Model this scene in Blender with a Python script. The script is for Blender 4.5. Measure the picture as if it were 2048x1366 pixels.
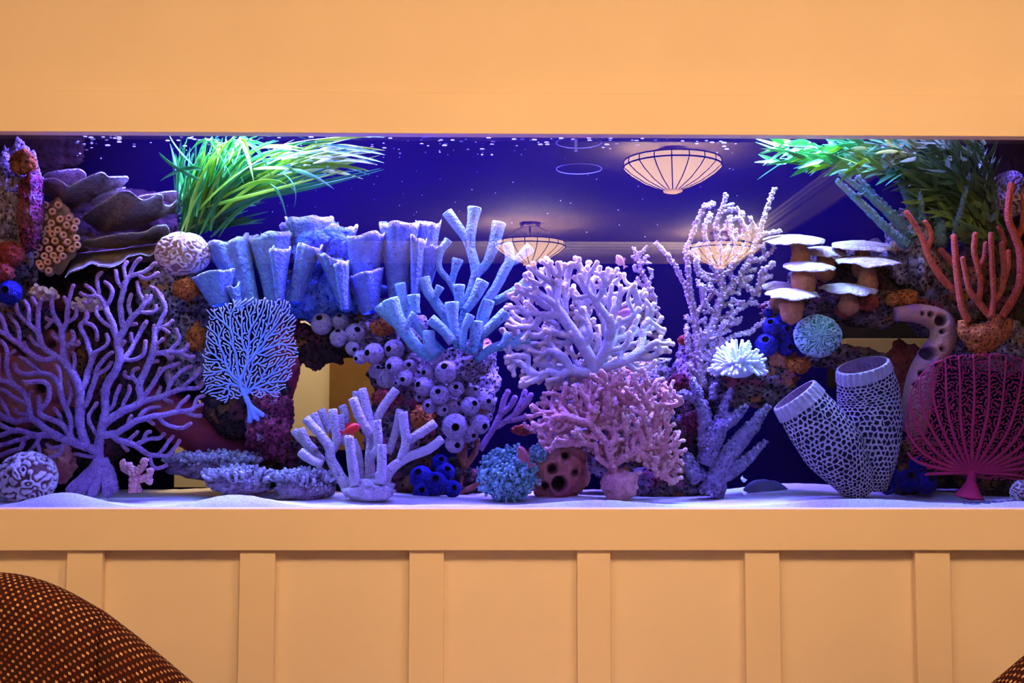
import bpy, bmesh, math, random
import numpy as np
from mathutils import Vector, Matrix, noise as mnoise

random.seed(7)
RNG = np.random.default_rng(7)
C = bpy.context.scene.collection
SC = bpy.context.scene
for o in list(bpy.data.objects):
    bpy.data.objects.remove(o)

# ------------------------------------------------------------------ camera, world, lights, exposure
CZ = 1.05                    # eye height
CY = -2.2                    # eye distance in front of the wall
FPX = 2200.0
PITCH, YAW, ROLL = 0.07106987, 0.01405749, -0.00137034
def _rot():
    base = np.array([[1, 0, 0], [0, 0, 1], [0, -1, 0]], float)
    c, s = math.cos, math.sin
    Rr = np.array([[c(ROLL), -s(ROLL), 0], [s(ROLL), c(ROLL), 0], [0, 0, 1]])
    Rp = np.array([[1, 0, 0], [0, c(PITCH), -s(PITCH)], [0, s(PITCH), c(PITCH)]])
    Ry = np.array([[c(YAW), s(YAW), 0], [-s(YAW), c(YAW), 0], [0, 0, 1]])
    return Ry @ Rp @ base @ Rr
RM = _rot()
cam_d = bpy.data.cameras.new('camera')
cam = bpy.data.objects.new('camera', cam_d)
C.objects.link(cam)
cam_d.sensor_width = 36.0
cam_d.lens = 36.0 * FPX / 2048.0
cam_d.clip_start = 0.05
Mc = RM @ np.diag([1, -1, -1])
cam.matrix_world = Matrix([[*Mc[i], (0, CY, CZ)[i]] for i in range(3)] + [[0, 0, 0, 1]])
SC.camera = cam

SC.view_settings.view_transform = 'Standard'
SC.view_settings.look = 'None'
SC.view_settings.gamma = 1
SC.view_settings.use_curve_mapping = False
SC.view_settings.exposure = -0.06
world = bpy.data.worlds.new('world')
SC.world = world
world.use_nodes = True
world.node_tree.nodes['Background'].inputs[0].default_value = (1.0, 0.72, 0.45, 1)
world.node_tree.nodes['Background'].inputs[1].default_value = 0.01

def area(name, loc, rot, sx, sy, energy, col, spread=180):
    d = bpy.data.lights.new(name, 'AREA')
    d.shape = 'RECTANGLE'; d.size = sx; d.size_y = sy
    d.energy = energy; d.color = col; d.spread = math.radians(spread)
    o = bpy.data.objects.new(name, d); C.objects.link(o)
    o.location = loc; o.rotation_euler = rot
    return o
def point(name, loc, energy, col, r=0.05):
    d = bpy.data.lights.new(name, 'POINT')
    d.energy = energy; d.color = col; d.shadow_soft_size = r
    o = bpy.data.objects.new(name, d); C.objects.link(o); o.location = loc
    return o
# aquarium lighting above the water: a long blue-violet strip and two white-cyan spots over the plants
area('reef_light_strip', (0.02, 0.17, 1.93), (0, 0, 0), 1.75, 0.18, 300, (0.125, 0.095, 1.0), 130)
area('reef_light_white', (-0.58, 0.19, 1.745), (0, 0, 0), 0.22, 0.10, 4.2, (0.42, 1.0, 0.62), 100)
area('reef_light_white', (0.64, 0.19, 1.745), (0, 0, 0), 0.26, 0.10, 5, (0.36, 1.0, 0.75), 100)
# warm lamps of the room: three mirrored ones further back, three unseen ones added to light the wall
WARM = (0.96, 0.83, 0.56)
LAMP_E = 1.0

# ------------------------------------------------------------------ helpers
def ray(px, py):
    d = RM @ np.array([(px - 1024) / FPX, (py - 683) / FPX, 1.0])
    return d / d[1]
def P(px, py, y):
    """the place at depth y (metres behind the wall face) seen at this pixel of the photograph"""
    d = ray(px, py)
    return np.array([0, CY, CZ]) + d * (y - CY)
def PV(px, py, y):
    return Vector(P(px, py, y))
def S(y):
    return (y - CY) / FPX    # metres per pixel at depth y

class MB:
    def __init__(s):
        s.v = []; s.f = []; s.m = []; s.t = []; s.uv = None
    def add(s, verts, faces, mi=0, tip=0.0):
        o = len(s.v)
        s.v.extend([tuple(map(float, p)) for p in verts])
        s.f.extend([tuple(i + o for i in f) for f in faces])
        if isinstance(mi, int): s.m.extend([mi] * len(faces))
        else: s.m.extend(mi)
        if isinstance(tip, (int, float)): s.t.extend([float(tip)] * len(verts))
        else: s.t.extend([float(x) for x in tip])
    def box(s, a, b, mi=0):
        x0, y0, z0 = a; x1, y1, z1 = b
        s.add([(x0,y0,z0),(x1,y0,z0),(x1,y1,z0),(x0,y1,z0),(x0,y0,z1),(x1,y0,z1),(x1,y1,z1),(x0,y1,z1)],
              [(0,3,2,1),(4,5,6,7),(0,1,5,4),(1,2,6,5),(2,3,7,6),(3,0,4,7)], mi)

def build(mb, name, mats, parent=None, base=None, smooth=True, bevel=0, solid=0, uv=None):
    """ONE mesh object; its origin is its parent's base, or BASE"""
    if not isinstance(mats, (list, tuple)): mats = [mats]
    org = Vector((0, 0, 0))
    if parent is not None: org = Vector(ORG[parent.name])
    elif base is not None: org = Vector(base)
    me = bpy.data.meshes.new(name)
    V = np.array(mb.v, float).reshape(-1, 3) - np.array(org)
    me.from_pydata(V.tolist(), [], mb.f)
    for m in mats: me.materials.append(m)
    if len(mats) > 1: me.polygons.foreach_set('material_index', np.array(mb.m, np.int32))
    if smooth: me.polygons.foreach_set('use_smooth', np.ones(len(mb.f), bool))
    at = me.attributes.new('tip', 'FLOAT', 'POINT')
    at.data.foreach_set('value', np.array(mb.t, np.float32))
    if uv is not None:
        l = me.uv_layers.new(name='UVMap')
        idx = np.zeros(len(me.loops), np.int32); me.loops.foreach_get('vertex_index', idx)
        l.data.foreach_set('uv', np.array(uv, np.float32)[idx].ravel())
    me.update()
    o = bpy.data.objects.new(name, me); C.objects.link(o)
    if parent is not None:
        o.parent = parent
        ORG[o.name] = ORG[parent.name]
    else:
        o.location = org
        ORG[o.name] = tuple(org)
    if bevel:
        b = o.modifiers.new('bevel', 'BEVEL'); b.width = bevel; b.segments = 2; b.limit_method = 'ANGLE'
    if solid:
        b = o.modifiers.new('solidify', 'SOLIDIFY'); b.thickness = solid; b.offset = 0
    return o
ORG = {}
def thing(name, label, cat, loc, group=None):
    o = bpy.data.objects.new(name, None); C.objects.link(o)
    o.empty_display_size = 0.02
    o.location = Vector(loc); ORG[o.name] = tuple(loc)
    o['label'] = label; o['category'] = cat
    if group: o['group'] = group
    return o
def tag(o, label, cat, group=None, kind=None):
    o['label'] = label; o['category'] = cat
    if group: o['group'] = group
    if kind: o['kind'] = kind
    return o
def struct(o, label=None):
    o['kind'] = 'structure'
    if label: o['label'] = label
    return o
def stuff(o):
    o['kind'] = 'stuff'; return o

# ------------------------------------------------------------------ materials
def srgb(r, g, b):
    f = lambda c: (c / 255 / 12.92) if c / 255 <= 0.04045 else ((c / 255 + 0.055) / 1.055) ** 2.4
    return (f(r), f(g), f(b), 1)
def mat(name, c1, c2=None, scale=30, rough=0.85, bump=0.0, bscale=None, pores=None, tip=None, spec=0.2, sheen=0, detail=3, metal=0, transl=0, patch=None, speck=None):
    m = bpy.data.materials.new(name); m.use_nodes = True
    nt = m.node_tree; N = nt.nodes; L = nt.links
    bs = N['Principled BSDF']
    bs.inputs['Roughness'].default_value = rough
    bs.inputs['Specular IOR Level'].default_value = spec
    bs.inputs['Metallic'].default_value = metal
    tc = N.new('ShaderNodeTexCoord')
    no = N.new('ShaderNodeTexNoise'); no.inputs['Scale'].default_value = scale; no.inputs['Detail'].default_value = detail
    L.new(tc.outputs['Object'], no.inputs['Vector'])
    col = None
    if c2 is not None:
        mr = N.new('ShaderNodeMapRange'); mr.inputs[1].default_value = 0.35; mr.inputs[2].default_value = 0.65
        L.new(no.outputs['Fac'], mr.inputs[0])
        mx = N.new('ShaderNodeMix'); mx.data_type = 'RGBA'
        mx.inputs[6].default_value = c1; mx.inputs[7].default_value = c2
        L.new(mr.outputs[0], mx.inputs[0]); col = mx.outputs[2]
    else:
        rgb = N.new('ShaderNodeRGB'); rgb.outputs[0].default_value = c1; col = rgb.outputs[0]
    if patch:                                    # larger encrusting patches of other colours
        for (pc, ps, lo, hi, seed) in patch:
            n2 = N.new('ShaderNodeTexNoise'); n2.noise_dimensions = '4D'; n2.inputs['Scale'].default_value = ps; n2.inputs['W'].default_value = seed
            L.new(tc.outputs['Object'], n2.inputs['Vector'])
            mr = N.new('ShaderNodeMapRange'); mr.inputs[1].default_value = lo; mr.inputs[2].default_value = hi
            L.new(n2.outputs['Fac'], mr.inputs[0])
            mx = N.new('ShaderNodeMix'); mx.data_type = 'RGBA'
            L.new(mr.outputs[0], mx.inputs[0]); L.new(col, mx.inputs[6]); mx.inputs[7].default_value = pc
            col = mx.outputs[2]
    if tip:
        at = N.new('ShaderNodeAttribute'); at.attribute_name = 'tip'
        mx = N.new('ShaderNodeMix'); mx.data_type = 'RGBA'
        L.new(at.outputs['Fac'], mx.inputs[0]); L.new(col, mx.inputs[6]); mx.inputs[7].default_value = tip
        col = mx.outputs[2]
    if speck:                                    # small dark flecks and pits
        sc_, ss, lo = speck
        n3 = N.new('ShaderNodeTexNoise'); n3.inputs['Scale'].default_value = ss; n3.inputs['Detail'].default_value = 3; n3.inputs['Roughness'].default_value = 0.65
        L.new(tc.outputs['Object'], n3.inputs['Vector'])
        mr = N.new('ShaderNodeMapRange'); mr.inputs[1].default_value = lo; mr.inputs[2].default_value = lo + 0.10
        L.new(n3.outputs['Fac'], mr.inputs[0])
        mx = N.new('ShaderNodeMix'); mx.data_type = 'RGBA'
        L.new(mr.outputs[0], mx.inputs[0]); L.new(col, mx.inputs[6]); mx.inputs[7].default_value = sc_
        col = mx.outputs[2]
    h = no.outputs['Fac']
    if pores:
        pc, ps, thr = pores
        vo = N.new('ShaderNodeTexVoronoi'); vo.inputs['Scale'].default_value = ps
        dn = N.new('ShaderNodeTexNoise'); dn.inputs['Scale'].default_value = ps * 0.8; dn.inputs['Detail'].default_value = 3
        L.new(tc.outputs['Object'], dn.inputs['Vector'])
        vm = N.new('ShaderNodeVectorMath'); vm.operation = 'MULTIPLY_ADD'
        vm.inputs[1].default_value = (1.6 / ps,) * 3; L.new(dn.outputs['Color'], vm.inputs[0]); L.new(tc.outputs['Object'], vm.inputs[2])
        L.new(vm.outputs[0], vo.inputs['Vector'])
        mr = N.new('ShaderNodeMapRange'); mr.inputs[1].default_value = thr * 0.6; mr.inputs[2].default_value = thr
        L.new(vo.outputs['Distance'], mr.inputs[0])
        mx = N.new('ShaderNodeMix'); mx.data_type = 'RGBA'
        mx.inputs[6].default_value = pc
        L.new(mr.outputs[0], mx.inputs[0]); L.new(col, mx.inputs[7]); col = mx.outputs[2]
        h = mr.outputs[0]
    L.new(col, bs.inputs['Base Color'])
    if bump:
        bn = N.new('ShaderNodeTexNoise'); bn.inputs['Scale'].default_value = bscale or scale * 2; bn.inputs['Detail'].default_value = 4
        L.new(tc.outputs['Object'], bn.inputs['Vector'])
        b1 = N.new('ShaderNodeBump'); b1.inputs['Strength'].default_value = bump; b1.inputs['Distance'].default_value = 0.012
        L.new(bn.outputs['Fac'], b1.inputs['Height'])
        last = b1
        if pores:
            b2 = N.new('ShaderNodeBump'); b2.inputs['Strength'].default_value = bump; b2.inputs['Distance'].default_value = 0.008
            L.new(h, b2.inputs['Height']); L.new(b1.outputs[0], b2.inputs['Normal']); last = b2
        L.new(last.outputs[0], bs.inputs['Normal'])
    if transl:
        tr = N.new('ShaderNodeBsdfTranslucent'); L.new(col, tr.inputs['Color'])
        ms = N.new('ShaderNodeMixShader'); ms.inputs[0].default_value = transl
        L.new(bs.outputs[0], ms.inputs[1]); L.new(tr.outputs[0], ms.inputs[2])
        L.new(ms.outputs[0], N['Material Output'].inputs['Surface'])
    return m
def clear_mat(name, refl_ior=None, tint=(1, 1, 1, 1), water=False):
    m = bpy.data.materials.new(name); m.use_nodes = True
    nt = m.node_tree; N = nt.nodes; L = nt.links
    N.remove(N['Principled BSDF'])
    tr = N.new('ShaderNodeBsdfTransparent'); tr.inputs[0].default_value = tint
    out = N['Material Output']
    if refl_ior is None:
        L.new(tr.outputs[0], out.inputs['Surface']); return m
    gl = N.new('ShaderNodeBsdfGlossy'); gl.inputs['Roughness'].default_value = 0.0
    ms = N.new('ShaderNodeMixShader')
    if water:                                    # total internal reflection at flat angles
        lw = N.new('ShaderNodeLayerWeight'); lw.inputs['Blend'].default_value = 0.5
        mr = N.new('ShaderNodeMapRange'); mr.inputs[1].default_value = 0.45; mr.inputs[2].default_value = 0.75; mr.inputs[3].default_value = 0.03; mr.inputs[4].default_value = 0.7
        L.new(lw.outputs['Facing'], mr.inputs[0]); L.new(mr.outputs[0], ms.inputs[0])
    else:
        fr = N.new('ShaderNodeFresnel'); fr.inputs['IOR'].default_value = refl_ior
        L.new(fr.outputs[0], ms.inputs[0])
    L.new(tr.outputs[0], ms.inputs[1]); L.new(gl.outputs[0], ms.inputs[2]); L.new(ms.outputs[0], out.inputs['Surface'])
    return m
def emit_mat(name, col, strength):
    m = bpy.data.materials.new(name); m.use_nodes = True
    nt = m.node_tree; bs = nt.nodes['Principled BSDF']
    bs.inputs['Base Color'].default_value = col
    bs.inputs['Emission Color'].default_value = col; bs.inputs['Emission Strength'].default_value = strength
    return m

M = {}
M['wall'] = mat('cream_wall_paint', (0.82, 0.70, 0.58, 1), (0.80, 0.68, 0.56, 1), 6, rough=0.6, bump=0.03, bscale=180, spec=0.3)
M['trim'] = mat('cream_trim_paint', (0.81, 0.68, 0.55, 1), (0.79, 0.66, 0.53, 1), 4, rough=0.45, bump=0.02, bscale=120, spec=0.4)
M['ceiling'] = mat('ceiling_paint', (0.20, 0.125, 0.07, 1), (0.19, 0.12, 0.065, 1), 4, rough=0.9)
M['dark_wall'] = mat('dark_wall_paint', (0.012, 0.011, 0.016, 1), (0.02, 0.015, 0.02, 1), 3, rough=0.9)
M['floor'] = mat('beige_carpet', (0.62, 0.50, 0.38, 1), (0.56, 0.45, 0.34, 1), 60, rough=1.0)
M['back'] = mat('blue_back_paint', (0.0025, 0.001, 0.0110, 1), (0.002, 0.001, 0.0090, 1), 3, rough=1.0, spec=0.0)
M['black'] = mat('black_silicone', (0.01, 0.01, 0.02, 1), None, rough=0.6)
M['sand'] = mat('white_sand', (0.88, 0.82, 0.76, 1), (0.70, 0.64, 0.60, 1), 300, rough=0.95, bump=0.3, bscale=500)
M['glass_front'] = clear_mat('front_glass', 1.95)
M['glass'] = clear_mat('clear_glass', None, (0.97, 0.98, 1.0, 1))
M['water'] = clear_mat('water_surface', 1.33, (0.95, 0.97, 1, 1), True)
M['acrylic'] = clear_mat('clear_acrylic', None, (0.90, 0.92, 0.97, 1))

# ------------------------------------------------------------------ shape builders
def catmull(pts, n=5):
    pts = np.array(pts, float)
    if len(pts) < 3:
        t = np.linspace(0, 1, n + 1)[:, None]
        return pts[0] * (1 - t) + pts[1] * t
    p = np.vstack([2 * pts[0] - pts[1], pts, 2 * pts[-1] - pts[-2]])
    out = []
    for i in range(1, len(p) - 2):
        a, b, c, d = p[i - 1], p[i], p[i + 1], p[i + 2]
        for k in range(n):
            t = k / n
            out.append(0.5 * (2 * b + (c - a) * t + (2 * a - 5 * b + 4 * c - d) * t * t + (3 * b - a - 3 * c + d) * t ** 3))
    out.append(pts[-1])
    return np.array(out)
def tube(mb, pts, rad, seg=8, end='round', mi=0, mi_in=None, tips=None, wob=0.0, start_cap=True):
    pts = np.array(pts, float); n = len(pts)
    rad = np.array(rad, float) * np.ones(n)
    T = np.gradient(pts, axis=0); T /= np.linalg.norm(T, axis=1)[:, None] + 1e-12
    u = np.cross(T[0], [0.3, 0.9, 0.2]); u /= np.linalg.norm(u) + 1e-12
    rings = []
    tv = np.zeros(n) if tips is None else np.array(tips, float) * np.ones(n)
    ang = np.arange(seg) * 2 * math.pi / seg
    ca, sa = np.cos(ang)[:, None], np.sin(ang)[:, None]
    V = []; TT = []
    U = []
    for i in range(n):
        u = u - T[i] * np.dot(u, T[i]); u /= np.linalg.norm(u) + 1e-12
        w = np.cross(T[i], u)
        r = rad[i]
        rr = r if not wob else r * (1 + wob * RNG.uniform(-1, 1, (seg, 1)))
        V.append(pts[i] + rr * (ca * u + sa * w)); TT += [tv[i]] * seg
    F = []; MI = []
    def link(a, b, m):
        for k in range(seg):
            k2 = (k + 1) % seg
            F.append((a + k, a + k2, b + k2, b + k)); MI.append(m)
    for i in range(n - 1): link(i * seg, (i + 1) * seg, mi)
    cnt = n * seg
    extra = []
    w = np.cross(T[-1], u); r = rad[-1]; p = pts[-1]; t = T[-1]
    def ring(c, rr): 
        nonlocal cnt
        extra.append(c + rr * (ca * u + sa * w)); TT.extend([tv[-1]] * seg); cnt += seg
        return cnt - seg
    def vert(c):
        nonlocal cnt
        extra.append(np.array([c])); TT.append(tv[-1]); cnt += 1
        return cnt - 1
    def fan(a, b, m):
        for k in range(seg): F.append((a + k, a + (k + 1) % seg, b)); MI.append(m)
    last = (n - 1) * seg
    mi2 = mi if mi_in is None else mi_in
    if end == 'round':
        a = ring(p + t * r * 0.55, r * 0.8); link(last, a, mi); b = vert(p + t * r * 0.95); fan(a, b, mi)
    elif end == 'flat':
        b = vert(p + t * r * 0.15); fan(last, b, mi)
    elif end == 'open':
        a = ring(p + t * r * 0.18, r * 0.93); link(last, a, mi)
        b = ring(p + t * r * 0.05, r * 0.72); link(a, b, mi)
        c = ring(p - t * r * 1.3, r * 0.5); link(b, c, mi2)
        d = vert(p - t * r * 1.5); fan(c, d, mi2)
    elif end == 'dimple':
        a = ring(p + t * r * 0.3, r * 0.85); link(last, a, mi)
        b = ring(p + t * r * 0.36, r * 0.42); link(a, b, mi)
        c = vert(p - t * r * 0.3); fan(b, c, mi2)
    if start_cap:
        w0 = None
        F.append(tuple(reversed(range(seg)))); MI.append(mi)
    mb.add(np.vstack(V + extra), F, MI, TT)

def sphere(mb, c, r, seg=8, rings=6, mi=0, tip=0.0, sq=(1, 1, 1)):
    V = [(c[0], c[1], c[2] + r * sq[2])]
    for i in range(1, rings):
        a = math.pi * i / rings
        for k in range(seg):
            b = 2 * math.pi * k / seg
            V.append((c[0] + r * sq[0] * math.sin(a) * math.cos(b), c[1] + r * sq[1] * math.sin(a) * math.sin(b), c[2] + r * sq[2] * math.cos(a)))
    V.append((c[0], c[1], c[2] - r * sq[2]))
    F = []
    for k in range(seg): F.append((0, 1 + k, 1 + (k + 1) % seg))
    for i in range(rings - 2):
        for k in range(seg):
            a = 1 + i * seg; b = a + seg
            F.append((a + k, b + k, b + (k + 1) % seg, a + (k + 1) % seg))
    e = len(V) - 1; a = 1 + (rings - 2) * seg
    for k in range(seg): F.append((a + (k + 1) % seg, a + k, e))
    mb.add(V, F, mi, tip)

_ICO = {}
def ico(n):
    if n not in _ICO:
        bm = bmesh.new(); bmesh.ops.create_icosphere(bm, subdivisions=n, radius=1)
        bm.verts.ensure_lookup_table()
        _ICO[n] = (np.array([v.co[:] for v in bm.verts]), [tuple(v.index for v in f.verts) for f in bm.faces]); bm.free()
    return _ICO[n]
def blob(mb, c, r3, sub=4, amp=0.25, freq=2.0, seed=0.0, holes=(), fine=0.06, ffreq=9, mi=0, tipf=None, fn=None):
    """a lumpy stone-like body about C; HOLES = (px, py, radius px): pits that open towards the room"""
    v, f = ico(sub)
    out = np.empty_like(v); tip = np.zeros(len(v))
    r3 = np.array(r3, float); c = np.array(c, float)
    for i, p in enumerate(v):
        q = Vector(p)
        d = 1 + amp * mnoise.fractal(q * freq + Vector((seed, seed * 1.7, 0)), 1.0, 2.0, 3)
        if fine: d += fine * mnoise.noise(q * ffreq + Vector((0, seed, seed)))
        if fn:
            e, tip[i] = fn(q, seed); d += e
        out[i] = p * d * r3 + c
    if len(holes):
        for (hx, hy, hr) in holes:
            front = c[1] - r3[1] * 0.8
            h = P(hx, hy, front); rr = hr * S(front)
            dd = np.hypot(out[:, 0] - h[0], out[:, 2] - h[2]) / rr
            sel = (dd < 1.25) & (v[:, 1] < 0.1)
            k = np.clip((1.25 - dd) / 0.5, 0, 1); k = k * k * (3 - 2 * k)
            out[sel, 1] += (k * rr * 2.2)[sel]; tip[sel] = np.maximum(tip[sel], k[sel])
    out[:, 1] = np.clip(out[:, 1], 0.046, 0.4285)
    mb.add(out, f, mi, tip)

def grow(poly, seeds, step, dmin, fork=(6, 12), fang=28, jit=6, pull=0.12, base=None, bud=48, maxn=6000, budtries=4000, zj=0.0, seed=1, short=0, dev=72):
    """twigs grow forward, fork in two, turn away from each other and stop before they touch; side buds fill what is left.
    SEEDS: polylines in (px, py[, z]); growth starts at the end of each of them"""
    rs = random.Random(seed)
    pos = []; par = []; gen = []; kids = []
    cell = {}
    key = lambda q: (int(q[0] // dmin), int(q[1] // dmin))
    def add(q, p):
        pos.append(tuple(q)); par.append(p); kids.append([]); i = len(pos) - 1
        if p >= 0: kids[p].append(i)
        cell.setdefault(key(q), []).append(i); return i
    poly = np.array(poly, float)
    pl = [(float(a), float(b)) for a, b in poly]
    def inside(x, y):
        ins = False; j = len(pl) - 1
        for i in range(len(pl)):
            xi, yi = pl[i]; xj, yj = pl[j]
            if (yi > y) != (yj > y) and x < (xj - xi) * (y - yi) / (yj - yi + 1e-9) + xi: ins = not ins
            j = i
        return ins
    live = []
    for s in seeds:
        s = [(*q, 0.0)[:3] for q in s]
        if not pos: pp = add(s[0], -1)
        else: pp = min(range(len(pos)), key=lambda i: (pos[i][0] - s[0][0]) ** 2 + (pos[i][1] - s[0][1]) ** 2)
        prev = s[0] if pp == len(pos) - 1 else pos[pp]
        for q in s[1:]:
            L = math.hypot(q[0] - prev[0], q[1] - prev[1]); k = max(1, int(L / step))
            for i in range(1, k + 1): pp = add([prev[c] + (q[c] - prev[c]) * i / k for c in range(3)], pp)
            prev = q
        a = pos[par[pp]]; live.append([pp, math.atan2(pos[pp][1] - a[1], pos[pp][0] - a[0]), rs.randint(*fork), 0.0, 9999])
    bx, by = base if base else pos[0][:2]
    H = int(dmin / step * 1.6) + 2
    def near_ok(q, frm, d2):
        ex = set(); stack = [(frm, H)]; ex.add(frm)
        while stack:
            i, h = stack.pop()
            if h == 0: continue
            for j in ([par[i]] if par[i] >= 0 else []) + kids[i]:
                if j not in ex: ex.add(j); stack.append((j, h - 1))
        cx, cy = key(q)
        for dx in (-1, 0, 1):
            for dy in (-1, 0, 1):
                for i in cell.get((cx + dx, cy + dy), ()):
                    if i not in ex and (pos[i][0] - q[0]) ** 2 + (pos[i][1] - q[1]) ** 2 < d2: return False
        return True
    d2 = dmin * dmin
    def run(live):
        while live and len(pos) < maxn:
            nxt = []
            rs.shuffle(live)
            for (i, a, f, dz, left) in live:
                if left <= 0: continue
                x, y, z = pos[i]
                out = math.atan2(y - by, x - bx); da = (out - a + math.pi) % (2 * math.pi) - math.pi
                a2 = a + da * pull + math.radians(rs.gauss(0, jit))
                sg = rs.choice((-1, 1)); ok = False
                for t in (0, 18 * sg, -18 * sg, 38 * sg, -38 * sg, 60 * sg, -60 * sg):
                    b = a2 + math.radians(t); q = (x + math.cos(b) * step, y + math.sin(b) * step, z + dz)
                    if abs((out - b + math.pi) % (2 * math.pi) - math.pi) > math.radians(dev): continue
                    if inside(q[0], q[1]) and near_ok(q, i, d2): ok = True; break
                if not ok: continue
                j = add(q, i); dz2 = dz * 0.85 + rs.gauss(0, zj)
                if f <= 0:
                    for sgn in (-1, 1): nxt.append([j, b + sgn * math.radians(fang) * rs.uniform(0.6, 1.2), rs.randint(*fork), dz2 + sgn * zj, left - 1])
                else: nxt.append([j, b, f - 1, dz2, left - 1])
            live = nxt
    run(live)
    fails = 0
    for _ in range(budtries):
        if len(pos) >= maxn: break
        i = rs.randrange(1, len(pos)); p = par[i]
        if p < 0: continue
        a = math.atan2(pos[i][1] - pos[p][1], pos[i][0] - pos[p][0])
        sg = rs.choice((-1, 1)); b = a + sg * math.radians(bud * rs.uniform(0.8, 1.25))
        probe = (pos[i][0] + math.cos(b) * dmin * 1.15, pos[i][1] + math.sin(b) * dmin * 1.15)
        if not inside(*probe): continue
        cx, cy = key(probe); bad = False
        for dx in (-1, 0, 1):
            for dy in (-1, 0, 1):
                for k in cell.get((cx + dx, cy + dy), ()):
                    if (pos[k][0] - probe[0]) ** 2 + (pos[k][1] - probe[1]) ** 2 < d2 * 0.80: bad = True
        if bad: continue
        n = max(2, int(dmin * 1.15 / step)); pp = i
        for s in range(1, n + 1): pp = add((pos[i][0] + (probe[0] - pos[i][0]) * s / n, pos[i][1] + (probe[1] - pos[i][1]) * s / n, pos[i][2] + rs.gauss(0, zj * 2)), pp)
        run([[pp, b - sg * 0.3, rs.randint(*fork), rs.gauss(0, zj), short or 9999]])
    return np.array(pos), np.array(par)
def jag(poly, amp, every, seed=0):
    rs = random.Random(seed); out = []; poly = [np.array(q, float) for q in poly]; c = sum(poly) / len(poly)
    for a, b in zip(poly, poly[1:] + poly[:1]):
        n = max(1, int(np.linalg.norm(b - a) / every))
        for i in range(n):
            q = a + (b - a) * i / n; d = q - c; out.append(tuple(q + d / np.linalg.norm(d) * rs.uniform(-amp, amp * 0.5)))
    return out
def tree_mesh(mb, pos, par, r0, p, rmax, seg, to_world, end='round', bulge=1.0, smooth=1, minlen=1, wob=0.0, tf=3.0):
    n = len(pos); ch = [[] for _ in range(n)]
    for i, q in enumerate(par):
        if q >= 0: ch[q].append(i)
    rad = np.zeros(n); w = np.zeros(n); dep = np.zeros(n)
    for i in range(n - 1, -1, -1):
        if not ch[i]: rad[i] = r0; w[i] = 1; dep[i] = 0
        else:
            rad[i] = min(rmax, sum(rad[c] ** p for c in ch[i]) ** (1 / p)); w[i] = sum(w[c] for c in ch[i]); dep[i] = max(dep[c] for c in ch[i]) + 1
    # smooth positions a little
    Q = pos.copy()
    for _ in range(smooth):
        R = Q.copy()
        for i in range(n):
            if par[i] >= 0 and ch[i]:
                c = max(ch[i], key=lambda k: w[k]); R[i] = 0.5 * Q[i] + 0.25 * (Q[par[i]] + Q[c])
        Q = R
    Wp = np.array([to_world(q) for q in Q])
    stack = [i for i in range(n) if par[i] < 0]; used = []
    starts = [(i, None) for i in stack]
    tipsW = []
    while starts:
        i, pr = starts.pop()
        chain = [] if pr is None else [pr]
        j = i
        while True:
            chain.append(j)
            if not ch[j]: break
            main = max(ch[j], key=lambda k: (w[k], dep[k]))
            for c in ch[j]:
                if c != main: starts.append((c, j))
            j = main
        if len(chain) < 2 or (pr is not None and len(chain) - 1 < minlen): continue
        rr = np.array([rad[k] for k in chain])
        if pr is not None: rr[0] = rr[1]
        rr[-1] *= bulge
        tv = np.array([math.exp(-dep[k] / tf) for k in chain])
        sc = S(0.2)
        tube(mb, Wp[chain], rr * sc, seg, end, tips=tv, wob=wob, start_cap=False)
    return Wp, rad, dep
def branch(mb, pts, y, r, seg=9, end='round', n=4, wob=0.03, mi=0, mi_in=None, tips=None):
    """pts: (px, py[, extra depth m]); r: radius px, or a list along the points"""
    pw = np.array([P(q[0], q[1], y + (q[2] if len(q) > 2 else 0)) for q in pts])
    rr = np.array(r if isinstance(r, (list, tuple)) else [r] * len(pts), float) * S(y)
    path = catmull(pw, n); rads = np.interp(np.linspace(0, 1, len(path)), np.linspace(0, 1, len(rr)), rr)
    tv = None if tips is None else np.linspace(tips[0], tips[1], len(path))
    tube(mb, path, rads, seg, end, mi, mi_in, tv, wob)
    return path

# ------------------------------------------------------------------ the room
Z1, Z2, Z3, Z4 = CZ + 0.6650, CZ + 0.5795, CZ - 0.1755, CZ - 0.2580
XL, XR = -3.4, 2.15
CEIL = 2.6
YB = -7.34                    # far wall of the room, seen mirrored in the front glass
GY = 0.03                     # outer face of the front glass
OL, OR_ = -1.32, 1.40         # opening of the aquarium niche
def box_obj(name, a, b, m, parent=None, bevel=0.0):
    k = MB(); k.box(a, b)
    return build(k, name, m, parent, base=((a[0]+b[0])/2, (a[1]+b[1])/2, a[2]) if parent is None else None, smooth=False, bevel=bevel)
struct(box_obj('wall_front', (XL, 0.026, 0.0), (XR, 0.13, Z3 - 0.03), M['wall']))
struct(box_obj('wall_front', (XL, 0.026, Z2 + 0.03), (XR, 0.13, CEIL), M['wall']))
struct(box_obj('wall_front', (XL, 0.026, Z3 - 0.03), (OL, 0.13, Z2 + 0.03), M['wall']))
struct(box_obj('wall_front', (OR_, 0.026, Z3 - 0.03), (XR, 0.13, Z2 + 0.03), M['wall']))
struct(box_obj('trim_1', (XL, 0.0, Z2), (XR, 0.0295, Z1), M['trim'], bevel=0.0015))
struct(box_obj('trim_2', (XL, 0.0, Z4), (XR, 0.0295, Z3), M['trim'], bevel=0.0015))
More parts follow.
